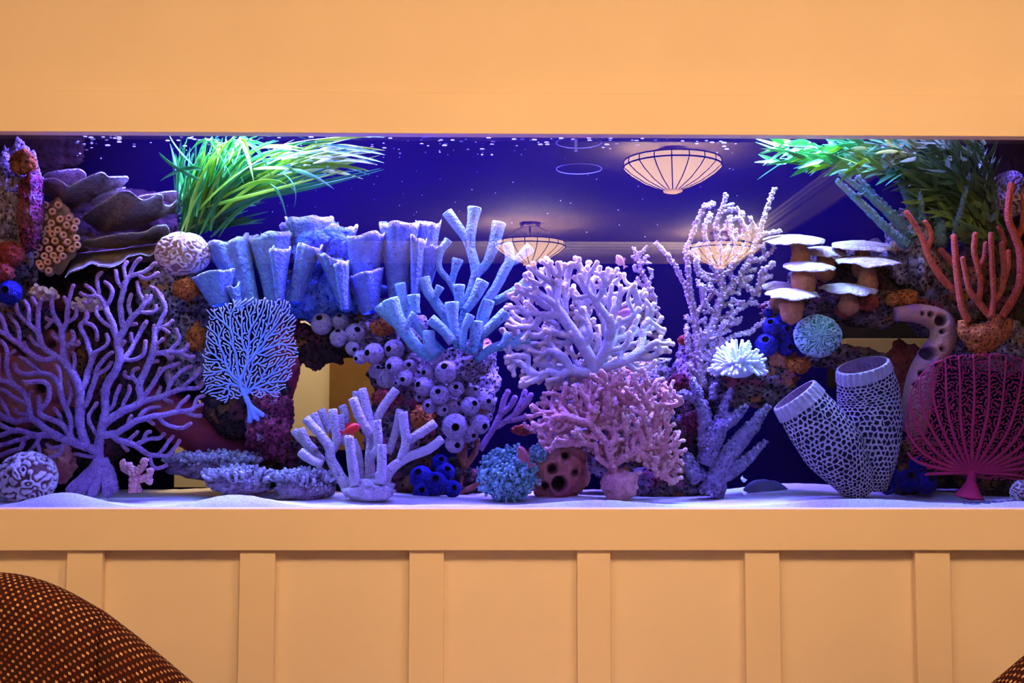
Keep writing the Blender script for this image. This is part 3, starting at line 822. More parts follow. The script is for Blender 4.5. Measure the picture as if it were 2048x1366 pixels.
# ------------------------------------------------------------------ rocks
def rock(px, py, rx, ry, y, label, m='rock', ry3=0.07, sub=5, amp=0.34, freq=1.9, seed=None, holes=(), fine=0.11, ffreq=11, name='reef_rock', cat='rock', group=None, fn=None):
    c = P(px, py, y); s = S(y); k = MB()
    blob(k, c, (rx * s, ry3, ry * s), sub, amp, freq, random.uniform(0, 90) if seed is None else seed, holes, fine, ffreq, fn=fn)
    return tag(build(k, name, M[m], base=(c[0], c[1], c[2] - ry * s)), label, cat, group)
rock(25, 430, 62, 135, 0.20, 'pale porous rock column rising at the left end of the tank', 'rock_pale', 0.06, holes=[(35, 440, 9), (15, 400, 7), (20, 470, 6)])
rock(62, 420, 22, 85, 0.15, 'crimson encrusted rock strip on the pale left column', 'red_rock', 0.03, amp=0.22, freq=2.5)
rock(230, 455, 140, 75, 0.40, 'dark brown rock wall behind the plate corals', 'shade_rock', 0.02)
rock(25, 620, 75, 70, 0.24, 'mottled rock under the blue sponge at the left end', 'rock', 0.07, holes=[(48, 660, 8), (50, 698, 9), (12, 738, 8)])
rock(70, 750, 100, 100, 0.30, 'rust red rock behind the left half of the lilac gorgonian', 'rust_rock', 0.06, holes=[(95, 690, 10), (48, 700, 10), (75, 775, 12), (150, 730, 12)])
rock(215, 720, 120, 130, 0.33, 'dark red rock behind the middle of the lilac gorgonian', 'rock_dark', 0.05)
rock(310, 690, 85, 110, 0.34, 'dark rock behind the right half of the lilac gorgonian', 'rock_dark', 0.05)
rock(215, 590, 120, 55, 0.33, 'brown rock under the beige corals and plate corals', 'rock_dark', 0.06)
rock(345, 585, 62, 62, 0.26, 'speckled rock under the round rosy maze coral', 'rock_pale', 0.06, amp=0.4, ffreq=12, fine=0.12)
rock(375, 690, 42, 75, 0.28, 'speckled pale rock left of the blue sea fan', 'rock_pale', 0.05, amp=0.4, ffreq=12, fine=0.12)
rock(130, 900, 110, 70, 0.30, 'dark rock below the lilac gorgonian', 'rock_dark', 0.06)
rock(115, 930, 32, 34, 0.17, 'orange rock beside the white brain coral', 'rust_rock', 0.03)
rock(490, 800, 75, 75, 0.28, 'dark rock below the blue sea fan', 'rock_dark', 0.06)
rock(540, 850, 45, 65, 0.22, 'magenta and red crusted rock left of the pale finger sponge', 'red_rock', 0.05, amp=0.35, freq=2.2)
rock(570, 700, 34, 85, 0.36, 'purple rock edge right of the blue sea fan', 'dark_red', 0.03)
rock(590, 920, 70, 50, 0.30, 'dark rock behind the pale finger sponge', 'rock_dark', 0.06)
k = MB()
branch(k, [(295, 800), (350, 832), (410, 868), (480, 900), (560, 915)], 0.33, [30, 45, 48, 44, 36], 18, 'round', 6, 0.06)
tag(build(k, 'reef_rock', M['dark_red'], base=P(420, 920, 0.33)), 'smooth dark red slanting rock arch above the grey table corals', 'rock')
rock(640, 590, 95, 55, 0.34, 'blue shaded rock under the blue cup coral', 'rock_pale', 0.06)
rock(770, 660, 70, 60, 0.30, 'dark pink rock between ball tunicates and teal tube sponge', 'rock_pale', 0.06, amp=0.4)
rock(640, 690, 62, 42, 0.36, 'brown shaggy ledge below the blue cup coral', 'rock_dark', 0.03, amp=0.45)
rock(830, 770, 85, 80, 0.33, 'dark rock behind the ball tunicates', 'rock', 0.06)
rock(800, 860, 75, 70, 0.34, 'rusty rock behind the pale finger sponge tips', 'rock', 0.06)
rock(930, 780, 62, 95, 0.31, 'pale rock under the teal tube sponge', 'rock_pale', 0.06, amp=0.35)
rock(870, 960, 95, 45, 0.34, 'dark rock foot behind the cobalt sponges', 'rock_dark', 0.06)
rock(1115, 940, 60, 62, 0.22, 'rust orange rock with round holes left of the pink coral foot', 'rust_rock', 0.05, amp=0.22, holes=[(1104, 937, 10), (1118, 967, 15), (1090, 972, 8), (1130, 912, 7), (1150, 945, 7)])
rock(1240, 860, 130, 90, 0.33, 'red and orange rock inside the pink coral thicket', 'rock', 0.06)
rock(1230, 760, 110, 50, 0.33, 'rosy rock behind the foot of the cream branching coral', 'rock_pale', 0.05)
rock(1360, 830, 70, 95, 0.34, 'dark rock with red crust right of the pink coral', 'rock_dark', 0.05)
rock(1345, 965, 75, 40, 0.27, 'dark speckled rock foot below the pink coral', 'rock', 0.05)
rock(1400, 740, 48, 75, 0.32, 'brown rock column under the tall knobbly lilac coral', 'rock', 0.05)
rock(1500, 765, 85, 48, 0.24, 'reddish rock ledge under the white anemone', 'rock', 0.06, amp=0.4)
rock(1555, 720, 32, 40, 0.25, 'orange crusted rock right of the white anemone', 'rust_rock', 0.03, amp=0.4)
rock(1620, 615, 95, 32, 0.30, 'rusty brown ledge carrying the lower mushroom corals', 'rock', 0.06, amp=0.3)
rock(1725, 570, 135, 70, 0.31, 'dark brown rock behind the mushroom corals', 'rock_dark', 0.05, amp=0.35)
rock(1760, 615, 110, 36, 0.30, 'speckled brown ledge above the dark cave', 'rock', 0.06, amp=0.35)
rock(1685, 715, 75, 22, 0.33, 'low brown rock behind the lattice sponge rims', 'rock', 0.04, amp=0.4)
rock(1825, 500, 55, 80, 0.26, 'lilac speckled rock between teal fingers and salmon gorgonian', 'rock_pale', 0.05, amp=0.4, ffreq=12, fine=0.12)
rock(1880, 590, 80, 75, 0.30, 'brown rock behind the salmon gorgonian foot', 'rock', 0.06, amp=0.35)
rock(1990, 560, 90, 110, 0.34, 'dark rock behind the salmon gorgonian stems', 'rock_dark', 0.05)
rock(1985, 690, 90, 48, 0.30, 'lilac pitted rock above the crimson sea fan', 'rock_pale', 0.06, amp=0.35)
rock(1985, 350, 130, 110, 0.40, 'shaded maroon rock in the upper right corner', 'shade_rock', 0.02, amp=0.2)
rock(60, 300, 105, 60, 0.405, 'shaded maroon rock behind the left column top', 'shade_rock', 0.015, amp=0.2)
rock(1810, 735, 36, 48, 0.36, 'shaggy maroon rock behind the right lattice sponge', 'red_sponge', 0.04, amp=0.35)
rock(1820, 930, 75, 55, 0.33, 'dark blue shaded rock behind the lattice sponge foot', 'rock_dark', 0.05)
rock(2010, 960, 90, 45, 0.30, 'brown rock behind the crimson sea fan foot', 'rock_dark', 0.05)
# holed pink rock arch on the right
k = MB()
pth = branch(k, [(1790, 628), (1840, 628), (1880, 645), (1885, 680), (1862, 715), (1845, 750), (1835, 800), (1830, 850)], 0.20, [14, 20, 26, 26, 26, 28, 30, 26], 40, 'round', 14, 0.0)
V = np.array(k.v); T = np.zeros(len(V))
for hx, hy, hr in [(1885, 640, 11), (1865, 628, 6), (1849, 626, 4), (1887, 663, 5), (1861, 707, 13), (1886, 698, 5), (1844, 747, 6), (1876, 730, 5), (1833, 770, 5)]:
    h = P(hx, hy, 0.17); rr = hr * S(0.17)
    d = np.hypot(V[:, 0] - h[0], V[:, 2] - h[2]) / rr
    kk = np.clip((1.25 - d) / 0.5, 0, 1) * (V[:, 1] < 0.205); kk = kk * kk * (3 - 2 * kk)
    V[:, 1] += kk * rr * 1.8; T = np.maximum(T, kk)
k.v = [tuple(q) for q in V]; k.t = T.tolist()
tag(build(k, 'reef_rock', M['pink_rock'], base=P(1830, 860, 0.2)), 'pink rock arch with round holes left of the salmon gorgonian', 'rock')
rock(1530, 985, 42, 26, 0.34, 'small slate grey rock lying on the sand behind two white snails', 'slate', 0.03, sub=3, amp=0.15, fine=0.0)

# sponges: orange and rust tufts, cobalt balls
SPG = [(45, 325, 24, 24, 0.13, 'orange', 'orange tufted sponge on top of the left rock column'),
       (22, 508, 26, 26, 0.14, 'red_sponge', 'red orange tufted sponge above the cobalt sponge at the left end'),
       (8, 545, 18, 22, 0.13, 'red_sponge', 'small red tufted sponge touching the cobalt sponge at the left end'),
       (372, 578, 24, 22, 0.19, 'orange', 'brown orange tuft below the rosy maze coral'),
       (392, 675, 18, 26, 0.22, 'orange', 'salmon tuft at the left edge of the blue sea fan'),
       (765, 655, 26, 16, 0.23, 'orange', 'orange crust left of the teal tube sponge'),
       (770, 795, 26, 16, 0.28, 'red_sponge', 'red crust above the pale finger sponge'),
       (845, 835, 24, 22, 0.27, 'orange', 'orange tuft under the lower ball tunicates'),
       (1045, 860, 22, 10, 0.26, 'red_sponge', 'small salmon crust left of the pink coral'),
       (1596, 731, 24, 17, 0.22, 'orange', 'orange red tuft right of the white anemone'),
       (1812, 597, 22, 18, 0.22, 'orange', 'bright orange tuft above the dark cave'),
       (1786, 600, 14, 12, 0.21, 'orange', 'small yellow orange tuft left of the bright orange tuft'),
       (1735, 606, 20, 16, 0.22, 'red_sponge', 'rust brown tuft below the lowest right mushroom coral'),
       (1692, 622, 20, 14, 0.22, 'red_sponge', 'dull orange tuft above the green radial coral'),
       (1370, 680, 14, 10, 0.24, 'red_sponge', 'tiny red crust on the tall knobbly lilac coral foot'),
       (1357, 765, 20, 18, 0.24, 'red_rock', 'crimson knobby crust between cream coral and lilac coral'),
       (1385, 845, 22, 22, 0.25, 'red_rock', 'crimson knobby crust right of the pink coral')]
for (px, py, rx, ry, y, m, lab) in SPG:
    rock(px, py, rx, ry, y, lab, m, 0.022, 4, 0.25, 2.5, name='tuft_sponge', cat='sponge', fine=0.22, ffreq=11)
def ball(k, px, py, r, y, ox=0.0, oy=0.0, mi=0, mh=1, hole=0.30, sq=1.0):
    """a round body whose opening looks towards (ox, oy) away from the viewer's axis"""
    c = P(px, py, y); R = r * S(y)
    d = np.array([ox, -math.sqrt(max(0.05, 1 - ox * ox - oy * oy)), -oy]); d /= np.linalg.norm(d)
    hs = [0.98, 0.9, 0.7, 0.4, 0.0, -0.4, -0.7, -0.9]
    ts = np.array([-1.0, -0.9, -0.66, -0.3, 0.1, 0.45, 0.72, 0.88])
    pts = [c + d * R * t * sq for t in ts]; rr = [0.05 * R] + [R * math.sqrt(max(0, 1 - t * t)) for t in ts[1:]]
    pts.append(c + d * R * 1.02 * sq); rr.append(R * (hole + 0.10))
    pts.append(c + d * R * 1.021 * sq); rr.append(R * hole)
    n0 = len(k.f)
    tube(k, pts, rr, 16, 'flat', mi, start_cap=False, wob=0.03)
    n1 = len(k.f)
    # inner wall
    tube(k, [c + d * R * 1.02 * sq, c + d * R * 0.6 * sq, c + d * R * 0.5 * sq], [R * hole * 0.99, R * hole * 0.8, R * 0.05], 12, 'flat', mh, start_cap=False)
    # the flat end of the first tube is removed (it would close the opening)
    del k.f[n1 - 16:n1]; del k.m[n1 - 16:n1]
def ball_thing(name, label, cat, balls, y, mats, group=None, part='lobe'):
    b = balls[0]; t = thing(name, label, cat, P(b[0], b[1] + b[2], y))
    for (px, py, r, ox, oy, *dy) in balls:
        k = MB(); ball(k, px, py, r, y + (dy[0] if dy else 0), ox, oy); build(k, part, mats, t)
    return t
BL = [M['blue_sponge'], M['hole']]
ball_thing('cobalt_sponge', 'round cobalt blue sponge at the left end under red tufts', 'sponge', [(18, 585, 25, 0.1, -0.1)], 0.13, BL)
ball_thing('cobalt_sponge', 'cobalt blue ball sponges between the white anemone and the green radial coral', 'sponge', [(1543, 655, 20, -0.3, -0.5), (1566, 665, 20, 0.2, -0.3, 0.02), (1533, 690, 24, -0.3, -0.4), (1572, 693, 20, 0.2, 0.1, 0.02), (1536, 627, 10, -0.2, -0.6, 0.01), (1566, 640, 16, 0.1, -0.5, 0.03)], 0.20, BL)
ball_thing('cobalt_sponge', 'cobalt blue ball sponges on the sand right of the pale finger sponge', 'sponge', [(842, 955, 24, -0.2, -0.5, 0.02), (872, 968, 24, 0.0, -0.5), (890, 945, 20, 0.3, -0.4, 0.03), (845, 985, 20, 0.0, -0.3), (905, 978, 18, 0.2, -0.2), (880, 925, 18, 0.2, -0.4, 0.04)], 0.24, BL)
ball_thing('cobalt_sponge', 'cobalt blue ball sponges on the sand left of the crimson sea fan', 'sponge', [(1777, 950, 20, -0.3, -0.4), (1775, 972, 18, -0.3, 0.1), (1815, 962, 24, 0.0, -0.5, 0.03), (1850, 965, 24, 0.2, -0.4, 0.04), (1835, 930, 18, 0.2, -0.4, 0.05)], 0.22, BL)

# ------------------------------------------------------------------ lilac gorgonian, sea fans
def W3(y0, curve=0.0, xc=0.0, dz=1.0):
    return lambda q: P(q[0], q[1], min(0.40, max(0.062, y0 + curve * ((q[0] - xc) / 100.0) ** 2 + q[2] * 0.001 * dz)))
t = thing('gorgonian', 'large lilac gorgonian fan with long bent branches spreading over the left side', 'coral', P(205, 985, 0.12))
poly = [(-70, 640), (40, 600), (120, 585), (215, 540), (265, 518), (312, 530), (330, 620), (385, 690), (402, 760), (412, 820), (385, 850), (330, 930), (300, 945), (270, 900), (215, 905), (150, 900), (80, 930), (-70, 920)]
pos, par = grow(jag(poly, 14, 20), [[(212, 960), (200, 930), (197, 890), (205, 850)], [(197, 905), (150, 885)], [(175, 893), (160, 850)], [(205, 850), (240, 825)], [(200, 870), (230, 868)], [(197, 920), (150, 908)]], 6, 15.5, (6, 13), 24, 9, 0.12, base=(200, 900), bud=42, zj=0.7)
k = MB(); tree_mesh(k, pos, par, 4.1, 4.6, 9, 7, W3(0.12, 0.006, 200), 'round', 1.0, 2, 2, wob=0.14)
build(k, 'branches', M['gorg'], t)
k = MB()
for a in [(160, 985), (185, 988), (215, 988), (228, 978), (140, 980)]:
    branch(k, [(203, 920), ((203 + a[0]) / 2 + 4, 950), a], 0.12, [12, 12, 10], 10, 'round', 5, 0.1)
build(k, 'holdfast', M['gorg'], t)

t = thing('sea_fan', 'flat pale blue sea fan with fine forked twigs', 'coral', P(508, 838, 0.14))
poly = [(415, 622), (450, 605), (485, 596), (530, 596), (575, 604), (590, 640), (594, 680), (592, 720), (578, 768), (556, 792), (520, 795), (470, 802), (425, 802), (404, 782), (408, 720), (412, 660)]
pos, par = grow(jag(poly, 9, 9), [[(510, 838), (497, 805), (482, 775), (475, 740), (472, 710)]], 2.3, 4.7, (6, 14), 26, 5, 0.05, base=(488, 810), bud=40, budtries=40000, dev=66)
k = MB(); tree_mesh(k, pos, par, 1.35, 4.4, 4.2, 5, W3(0.14, 0.008, 500), 'round', 1.05, 1, 1, tf=9)
build(k, 'fan', M['fan_blue'], t)
k = MB()
for a in [(515, 838), (500, 842), (525, 830)]: branch(k, [(484, 775), (498, 808), a], 0.142, [4, 5, 5], 8)
build(k, 'stalk', M['fan_blue'], t)

t = thing('sea_fan', 'round crimson sea fan with radiating ribs at the right end', 'coral', P(1943, 990, 0.10))
bx, by = 1942, 945
ends = [(1850, 950), (1817, 905), (1814, 850), (1822, 795), (1840, 755), (1865, 735), (1890, 722), (1918, 714), (1948, 711), (1980, 712), (2012, 716), (2045, 722), (2078, 738), (2105, 770), (2120, 820), (2122, 870), (2105, 920), (2050, 955)]
k = MB(); allrib = []
W = W3(0.10, 0.005, 1950)
for i, e in enumerate(ends):
    c1 = (bx + (e[0] - bx) * 0.75, by - (by - e[1]) * 0.22); c2 = (bx + (e[0] - bx) * 1.03, by - (by - e[1]) * 0.68)
    pts = []
    for u in np.linspace(0, 1, 26):
        q = (1 - u) ** 3 * np.array([bx, by]) + 3 * (1 - u) ** 2 * u * np.array(c1) + 3 * (1 - u) * u * u * np.array(c2) + u ** 3 * np.array(e)
        pts.append((q[0] + 1.5 * math.sin(u * 9 + i), q[1], 0))
    pts = np.array(pts); allrib.append(pts)
    tube(k, [W(q) for q in pts], np.linspace(4.2, 2.1, len(pts)) * S(0.1), 6, 'round', tips=np.linspace(0, 1, len(pts)))
nodes = np.vstack(allrib)
poly = [(1828, 765), (1862, 730), (1900, 712), (1960, 707), (2010, 710), (2060, 722), (2110, 765), (2130, 850), (2105, 925), (2050, 960), (1980, 960), (1940, 950), (1880, 950), (1835, 925), (1812, 880), (1814, 810)]
pos, par = grow(poly, [list(map(tuple, r)) for r in allrib], 2.4, 5.2, (99, 100), 30, 2, 0.0, base=(1942, 1010), bud=50, budtries=90000, maxn=9000, short=2, dev=180)
k2 = MB(); Wp, _, _ = tree_mesh(k2, pos, par, 1.3, 3.6, 1.7, 5, W, 'round', 1.0, 1, 1)
# short struts join neighbouring twigs into a net
tipid = [i for i in range(len(pos)) if not (par == i).any()]
cnt = 0
for i in tipid[::2]:
    d = np.linalg.norm(pos - pos[i], axis=1); d[i] = 99
    anc = i
    for _ in range(5):
        if anc >= 0: d[anc] = 99; anc = par[anc]
    j = int(d.argmin())
    if d[j] < 8: tube(k2, [W(pos[i]), W(pos[j])], 1.3 * S(0.1), 4, 'flat'); cnt += 1
build(k, 'ribs', M['fan_red'], t); stuff(build(k2, 'net_of_twigs', M['fan_red'], t))
k = MB()
branch(k, [(1942, 940), (1942, 962), (1940, 980), (1938, 996)], 0.10, [7, 9, 18, 30], 14, 'flat', 5, 0.05)
build(k, 'holdfast', M['fan_red'], t)

# ------------------------------------------------------------------ cream, pink, lilac and violet corals
poly = [(1012, 600), (1050, 545), (1075, 520), (1130, 518), (1170, 520), (1225, 535), (1255, 565), (1300, 590), (1318, 625), (1345, 690), (1335, 712), (1290, 740), (1190, 745), (1100, 775), (1045, 768), (1012, 725), (1008, 660)]
k = MB()
for sd, dy, dm in ((1, 0.0, 17), (2, 0.055, 15), (3, -0.03, 26)):
    pos, par = grow(jag(poly, 16, 15, sd), [[(1192, 752), (1180, 715), (1155, 675)], [(1155, 675), (1130, 640)], [(1190, 735), (1215, 695)], [(1190, 748), (1140, 742)], [(1155, 678), (1125, 668)], [(1200, 740), (1250, 722)]], 4.5, dm, (3, 7), 36, 8, 0.06, base=(1185, 755), bud=50, seed=sd, zj=1.3, dev=52)
    n = np.clip(np.hypot(pos[:, 0] - 1190, pos[:, 1] - 745) / 80, 0, 1); pos[:, 2] += n * dy * 1000
    tree_mesh(k, pos, par, 4.3, 3.0, 13, 8, W3(0.15, 0.003, 1170), 'round', 1.3, 1, 1, wob=0.05)
tag(build(k, 'branching_coral', M['white'], base=P(1192, 755, 0.15)), 'cream branching coral with stubby forked tips in the middle of the tank', 'coral')

t = thing('branching_coral', 'dense rose pink branching coral standing on the sand', 'coral', P(1240, 995, 0.12))
poly = [(1055, 850), (1065, 810), (1090, 785), (1130, 768), (1190, 745), (1260, 738), (1330, 755), (1368, 790), (1345, 840), (1368, 885), (1362, 960), (1330, 968), (1290, 930), (1240, 905), (1180, 905), (1150, 890), (1100, 900), (1070, 870)]
k = MB(); Wp = []; rad = []
for sd, dy in ((1, 0.0), (2, 0.05), (3, -0.022)):
    pos, par = grow(jag(poly, 16, 14, sd), [[(1240, 985), (1225, 930), (1215, 890)], [(1232, 940), (1195, 915)], [(1230, 930), (1265, 905)], [(1240, 960), (1280, 945)], [(1215, 890), (1190, 860)]], 4, 14, (3, 5), 40, 12, 0.06, base=(1235, 950), bud=55, seed=sd, zj=1.6, dev=62)
    n = np.clip(np.hypot(pos[:, 0] - 1240, pos[:, 1] - 985) / 90, 0, 1); pos[:, 2] += n * dy * 1000
    a, b2, _ = tree_mesh(k, pos, par, 3.7, 3.6, 7.5, 7, W3(0.13, 0.004, 1220), 'round', 1.15, 1, 1, wob=0.12)
    Wp += list(a); rad += list(b2)
for i in range(len(Wp)):                         # small side nubs
    if random.random() < 0.30:
        sphere(k, Wp[i] + RNG.normal(0, 1, 3) * rad[i] * S(0.13) * 0.7, rad[i] * S(0.13) * random.uniform(0.5, 0.8), 6, 4, 0, 0.8)
build(k, 'branches', M['pink'], t)
k = MB(); blob(k, P(1240, 972, 0.13), (36 * S(0.13), 0.04, 32 * S(0.13)), 4, 0.25, 2.0, 3.0, fine=0.1); build(k, 'foot', M['pink'], t)

t = thing('branching_coral', 'tall knobbly lilac coral reaching up through the mirrored lamp', 'coral', P(1400, 780, 0.2))
seeds = [[(1405, 775), (1395, 700), (1390, 640), (1372, 575), (1350, 530), (1328, 502), (1312, 486)], [(1396, 700), (1430, 640), (1445, 580), (1440, 510), (1432, 450), (1452, 390)], [(1440, 600), (1475, 560), (1500, 520), (1520, 460), (1535, 415), (1548, 378)], [(1390, 640), (1378, 560), (1372, 500), (1395, 440), (1412, 410)], [(1445, 570), (1420, 520), (1410, 470)], [(1500, 520), (1525, 520), (1545, 500)], [(1475, 560), (1515, 590), (1520, 560)], [(1520, 470), (1560, 462)], [(1410, 720), (1440, 690), (1470, 670), (1500, 665), (1530, 640)], [(1300, 640), (1310, 600), (1282, 540), (1274, 508)]]
poly = [(1372, 560), (1385, 460), (1405, 415), (1450, 392), (1490, 430), (1530, 450), (1550, 470), (1545, 545), (1520, 600), (1470, 650), (1440, 720), (1405, 765), (1378, 740), (1372, 650)]
k = MB(); Wp = []; rad = []
for sd, dy in ((1, 0.0), (2, 0.035)):
    pos, par = grow(poly, seeds[:-1], 5, 17, (5, 9), 32, 14, 0.03, base=(1420, 760), bud=52, seed=sd, zj=1.5, dev=85, short=12)
    n = np.clip((775 - pos[:, 1]) / 120, 0, 1); pos[:, 2] += n * dy * 1000
    a, b2, _ = tree_mesh(k, pos, par, 3.4, 3.4, 8, 6, W3(0.20), 'round', 1.0, 1, 1, wob=0.2); Wp += list(a); rad += list(b2)
pos2, par2 = grow([(1262, 495), (1292, 495), (1335, 700), (1285, 700)], [seeds[-1]], 5, 12, (4, 7), 30, 10, 0.0, base=(1310, 700), bud=50, short=4)
Wp2, rad2, dep2 = tree_mesh(k, pos2, par2, 3.0, 3.2, 6, 6, W3(0.22), 'round', 1.0, 1, 1, wob=0.2)
s = S(0.2)
for (ww, rr) in ((Wp, rad), (Wp2, rad2)):
    for i in range(len(ww)):
        for _ in range(3):
            d = RNG.normal(0, 1, 3); d /= np.linalg.norm(d)
            sphere(k, ww[i] + d * (rr[i] * 0.9 + 1.2) * s, random.uniform(1.7, 3.6) * s, 6, 4, 0, random.uniform(0.3, 1.0))
build(k, 'knobbly_branches', M['lilac'], t)

def knobby(k, pts, y, r, n, kr=(2.5, 4.5), tip=(0.2, 1.0), mi=0):
    path = branch(k, pts, y, r, 10, 'round', 6, 0.15, tips=(0, 0.3))
    rr = np.interp(np.linspace(0, 1, len(path)), np.linspace(0, 1, len(r)), r)
    for _ in range(n):
        i = random.randrange(len(path)); d = RNG.normal(0, 1, 3); d[2] = abs(d[2]) * 0.8 + d[2] * 0.3; d /= np.linalg.norm(d)
        sphere(k, path[i] + d * rr[i] * S(y), random.uniform(*kr) * S(y), 6, 4, mi, max(0, random.uniform(*tip)) * (0.3 + 0.7 * i / len(path)))
t = thing('finger_coral', 'violet knobbed finger coral with pale upright tips right of the pink coral', 'coral', P(1420, 990, 0.16))
for pts, r, n in [([(1420, 990), (1450, 920), (1500, 860), (1522, 830), (1537, 814)], [30, 26, 18, 11, 7], 230),
                  ([(1425, 960), (1480, 930), (1530, 885)], [24, 18, 6], 130),
                  ([(1410, 930), (1435, 860), (1470, 835), (1490, 815)], [26, 24, 14, 6], 150),
                  ([(1440, 850), (1450, 810), (1462, 782)], [16, 11, 6], 70),
                  ([(1415, 900), (1410, 840), (1395, 790), (1385, 760)], [22, 18, 13, 7], 130),
                  ([(1400, 960), (1380, 930), (1375, 910)], [24, 18, 8], 90),
                  ([(1390, 800), (1368, 790), (1350, 800)], [12, 12, 9], 60),
                  ([(1425, 800), (1428, 770)], [9, 8], 20)]:
    k = MB(); knobby(k, pts, 0.16, [q * 0.8 for q in r], int(n * 1.4), (2.0, 4.4), (-0.6, 1.1)); build(k, 'finger', M['violet'], t)
t = thing('gorgonian', 'small dull violet gorgonian between teal tube sponge and pink coral', 'coral', P(975, 905, 0.24))
k = MB()
for pts in [[(960, 900), (985, 860), (1000, 830), (1008, 800), (1016, 783)], [(1000, 830), (1022, 810), (1030, 795)], [(985, 858), (1015, 840), (1045, 815), (1062, 790)], [(1030, 828), (1045, 800), (1050, 783)], [(1010, 843), (1050, 835)]]:
    branch(k, pts, 0.24, [6] * len(pts), 8, 'round', 5, 0.1, tips=(0, 0.5))
build(k, 'branches', M['gorg'], t)
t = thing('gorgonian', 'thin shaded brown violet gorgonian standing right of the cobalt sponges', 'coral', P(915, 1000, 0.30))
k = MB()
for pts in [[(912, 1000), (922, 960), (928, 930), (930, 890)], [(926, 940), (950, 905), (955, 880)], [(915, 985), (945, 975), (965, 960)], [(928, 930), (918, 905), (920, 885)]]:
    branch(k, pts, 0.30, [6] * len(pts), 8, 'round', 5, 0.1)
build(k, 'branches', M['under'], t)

def fingers_bush(k, cx, cy, hw, hh, y, n, L, r, up=0.7, dep=0.05, tip=(0.2, 1.0), knob=0):
    s = S(y)
    for _ in range(n):
        a = random.uniform(0, 2 * math.pi); q = math.sqrt(random.random())
        ux, uy = math.cos(a) * q, math.sin(a) * q
        c = P(cx + ux * hw, cy - (1 - q * q) ** 0.5 * hh * 0.5, y + uy * dep)
        d = np.array([ux * 0.8 + random.gauss(0, .2), uy * 0.8 - 0.15 + random.gauss(0, .2), up + random.gauss(0, .25)]); d /= np.linalg.norm(d)
        l = L * s * random.uniform(0.6, 1.2)
        p = [c - d * l * 0.3, c + d * l * 0.4 + RNG.normal(0, 1, 3) * s, c + d * l]
        tube(k, p, [r * s * 1.2, r * s, r * s * 0.8], 6, 'round', tips=[0.0, 0.5, random.uniform(*tip)], start_cap=False)
        for _k in range(knob):
            j = RNG.normal(0, 1, 3); sphere(k, c + d * l * random.uniform(0.2, 1) + j / np.linalg.norm(j) * r * s, r * s * 0.6, 6, 4, 0, random.uniform(*tip))
for (cx, cy, hw, hh, y, n, lab, ph) in [(425, 925, 92, 16, 0.24, 330, 'flat grey lilac table coral, the highest of the three beside the gorgonian foot', 26),
                                        (480, 958, 66, 22, 0.16, 280, 'bowl shaped pale lilac finger coral in front of the flat table coral', 24),
                                        (612, 965, 62, 26, 0.15, 300, 'mounded pale blue finger coral beside the pale finger sponge foot', 28)]:
    t = thing('table_coral', lab, 'coral', P(cx, cy + ph, y))
    k = MB(); blob(k, P(cx, cy + ph * 0.35, y), (hw * S(y) * 0.92, 0.055, ph * S(y)), 4, 0.2, 2.0, cx, fine=0.15, ffreq=14); build(k, 'plate', M['grey_bush'], t)
    k = MB(); fingers_bush(k, cx, cy + 2, hw, hh, y, int(n * 0.7), 18, 4.0, dep=0.055, tip=(0.5, 1.3)); 
    for _ in range(n // 2):                       # knobs down the front rim
        a = random.uniform(math.pi, 2 * math.pi); e = random.random()
        c = P(cx + math.cos(a) * hw * (0.95 - 0.15 * e), cy + 3 + e * ph * 0.75, y + math.sin(a) * 0.055 * (1 - 0.3 * e))
        sphere(k, c, random.uniform(2.5, 4.5) * S(y), 6, 4, 0, random.uniform(0, 0.7 - 0.4 * e))
    stuff(build(k, 'fingers', M['grey_bush'], t))
t = thing('bushy_coral', 'teal cauliflower shaped bushy coral on the sand left of the holed rust rock', 'coral', P(1020, 995, 0.15))
k = MB(); blob(k, P(1015, 948, 0.15), (50 * S(.15), 0.05, 44 * S(.15)), 4, 0.25, 2, 4, fine=0.15); build(k, 'core', M['teal_bush'], t)
k = MB(); c0 = P(1015, 948, 0.15)
for _ in range(1500):
    d = RNG.normal(0, 1, 3); d[1] = -abs(d[1]) if random.random() < 0.8 else d[1]; d /= np.linalg.norm(d)
    cl = 1 + 0.22 * mnoise.noise(Vector(d * 4.5))
    sphere(k, c0 + d * np.array([56 * S(.15), 0.058, 52 * S(.15)]) * cl * random.uniform(0.86, 1.06), random.uniform(2.0, 4.2) * S(.15), 6, 4, 0, max(0, min(1, (cl - 0.9) * 4)) * random.uniform(0.6, 1))
for _ in range(160):
    d = RNG.normal(0, 1, 3); sphere(k, P(1078, 905, 0.17) + d / np.linalg.norm(d) * 18 * S(.17) * random.uniform(0.6, 1), random.uniform(2, 4) * S(.17), 6, 4, 0, random.uniform(0.2, 1))
stuff(build(k, 'nubs', M['teal_bush'], t))
t = thing('finger_coral', 'small rose pink finger coral at the gorgonian foot', 'coral', P(270, 985, 0.10))
k = MB()
for pts, r in [([(270, 985), (268, 955), (258, 930)], [14, 9, 7]), ([(268, 950), (285, 935), (290, 920)], [8, 7, 6]), ([(270, 960), (295, 955), (302, 940)], [8, 7, 6]), ([(268, 945), (250, 940), (245, 925)], [7, 6, 6]), ([(290, 955), (300, 965)], [6, 6])]:
    knobby(k, pts, 0.10, r, 26, (2.5, 4), (0.4, 1))
build(k, 'fingers', M['pink'], t)
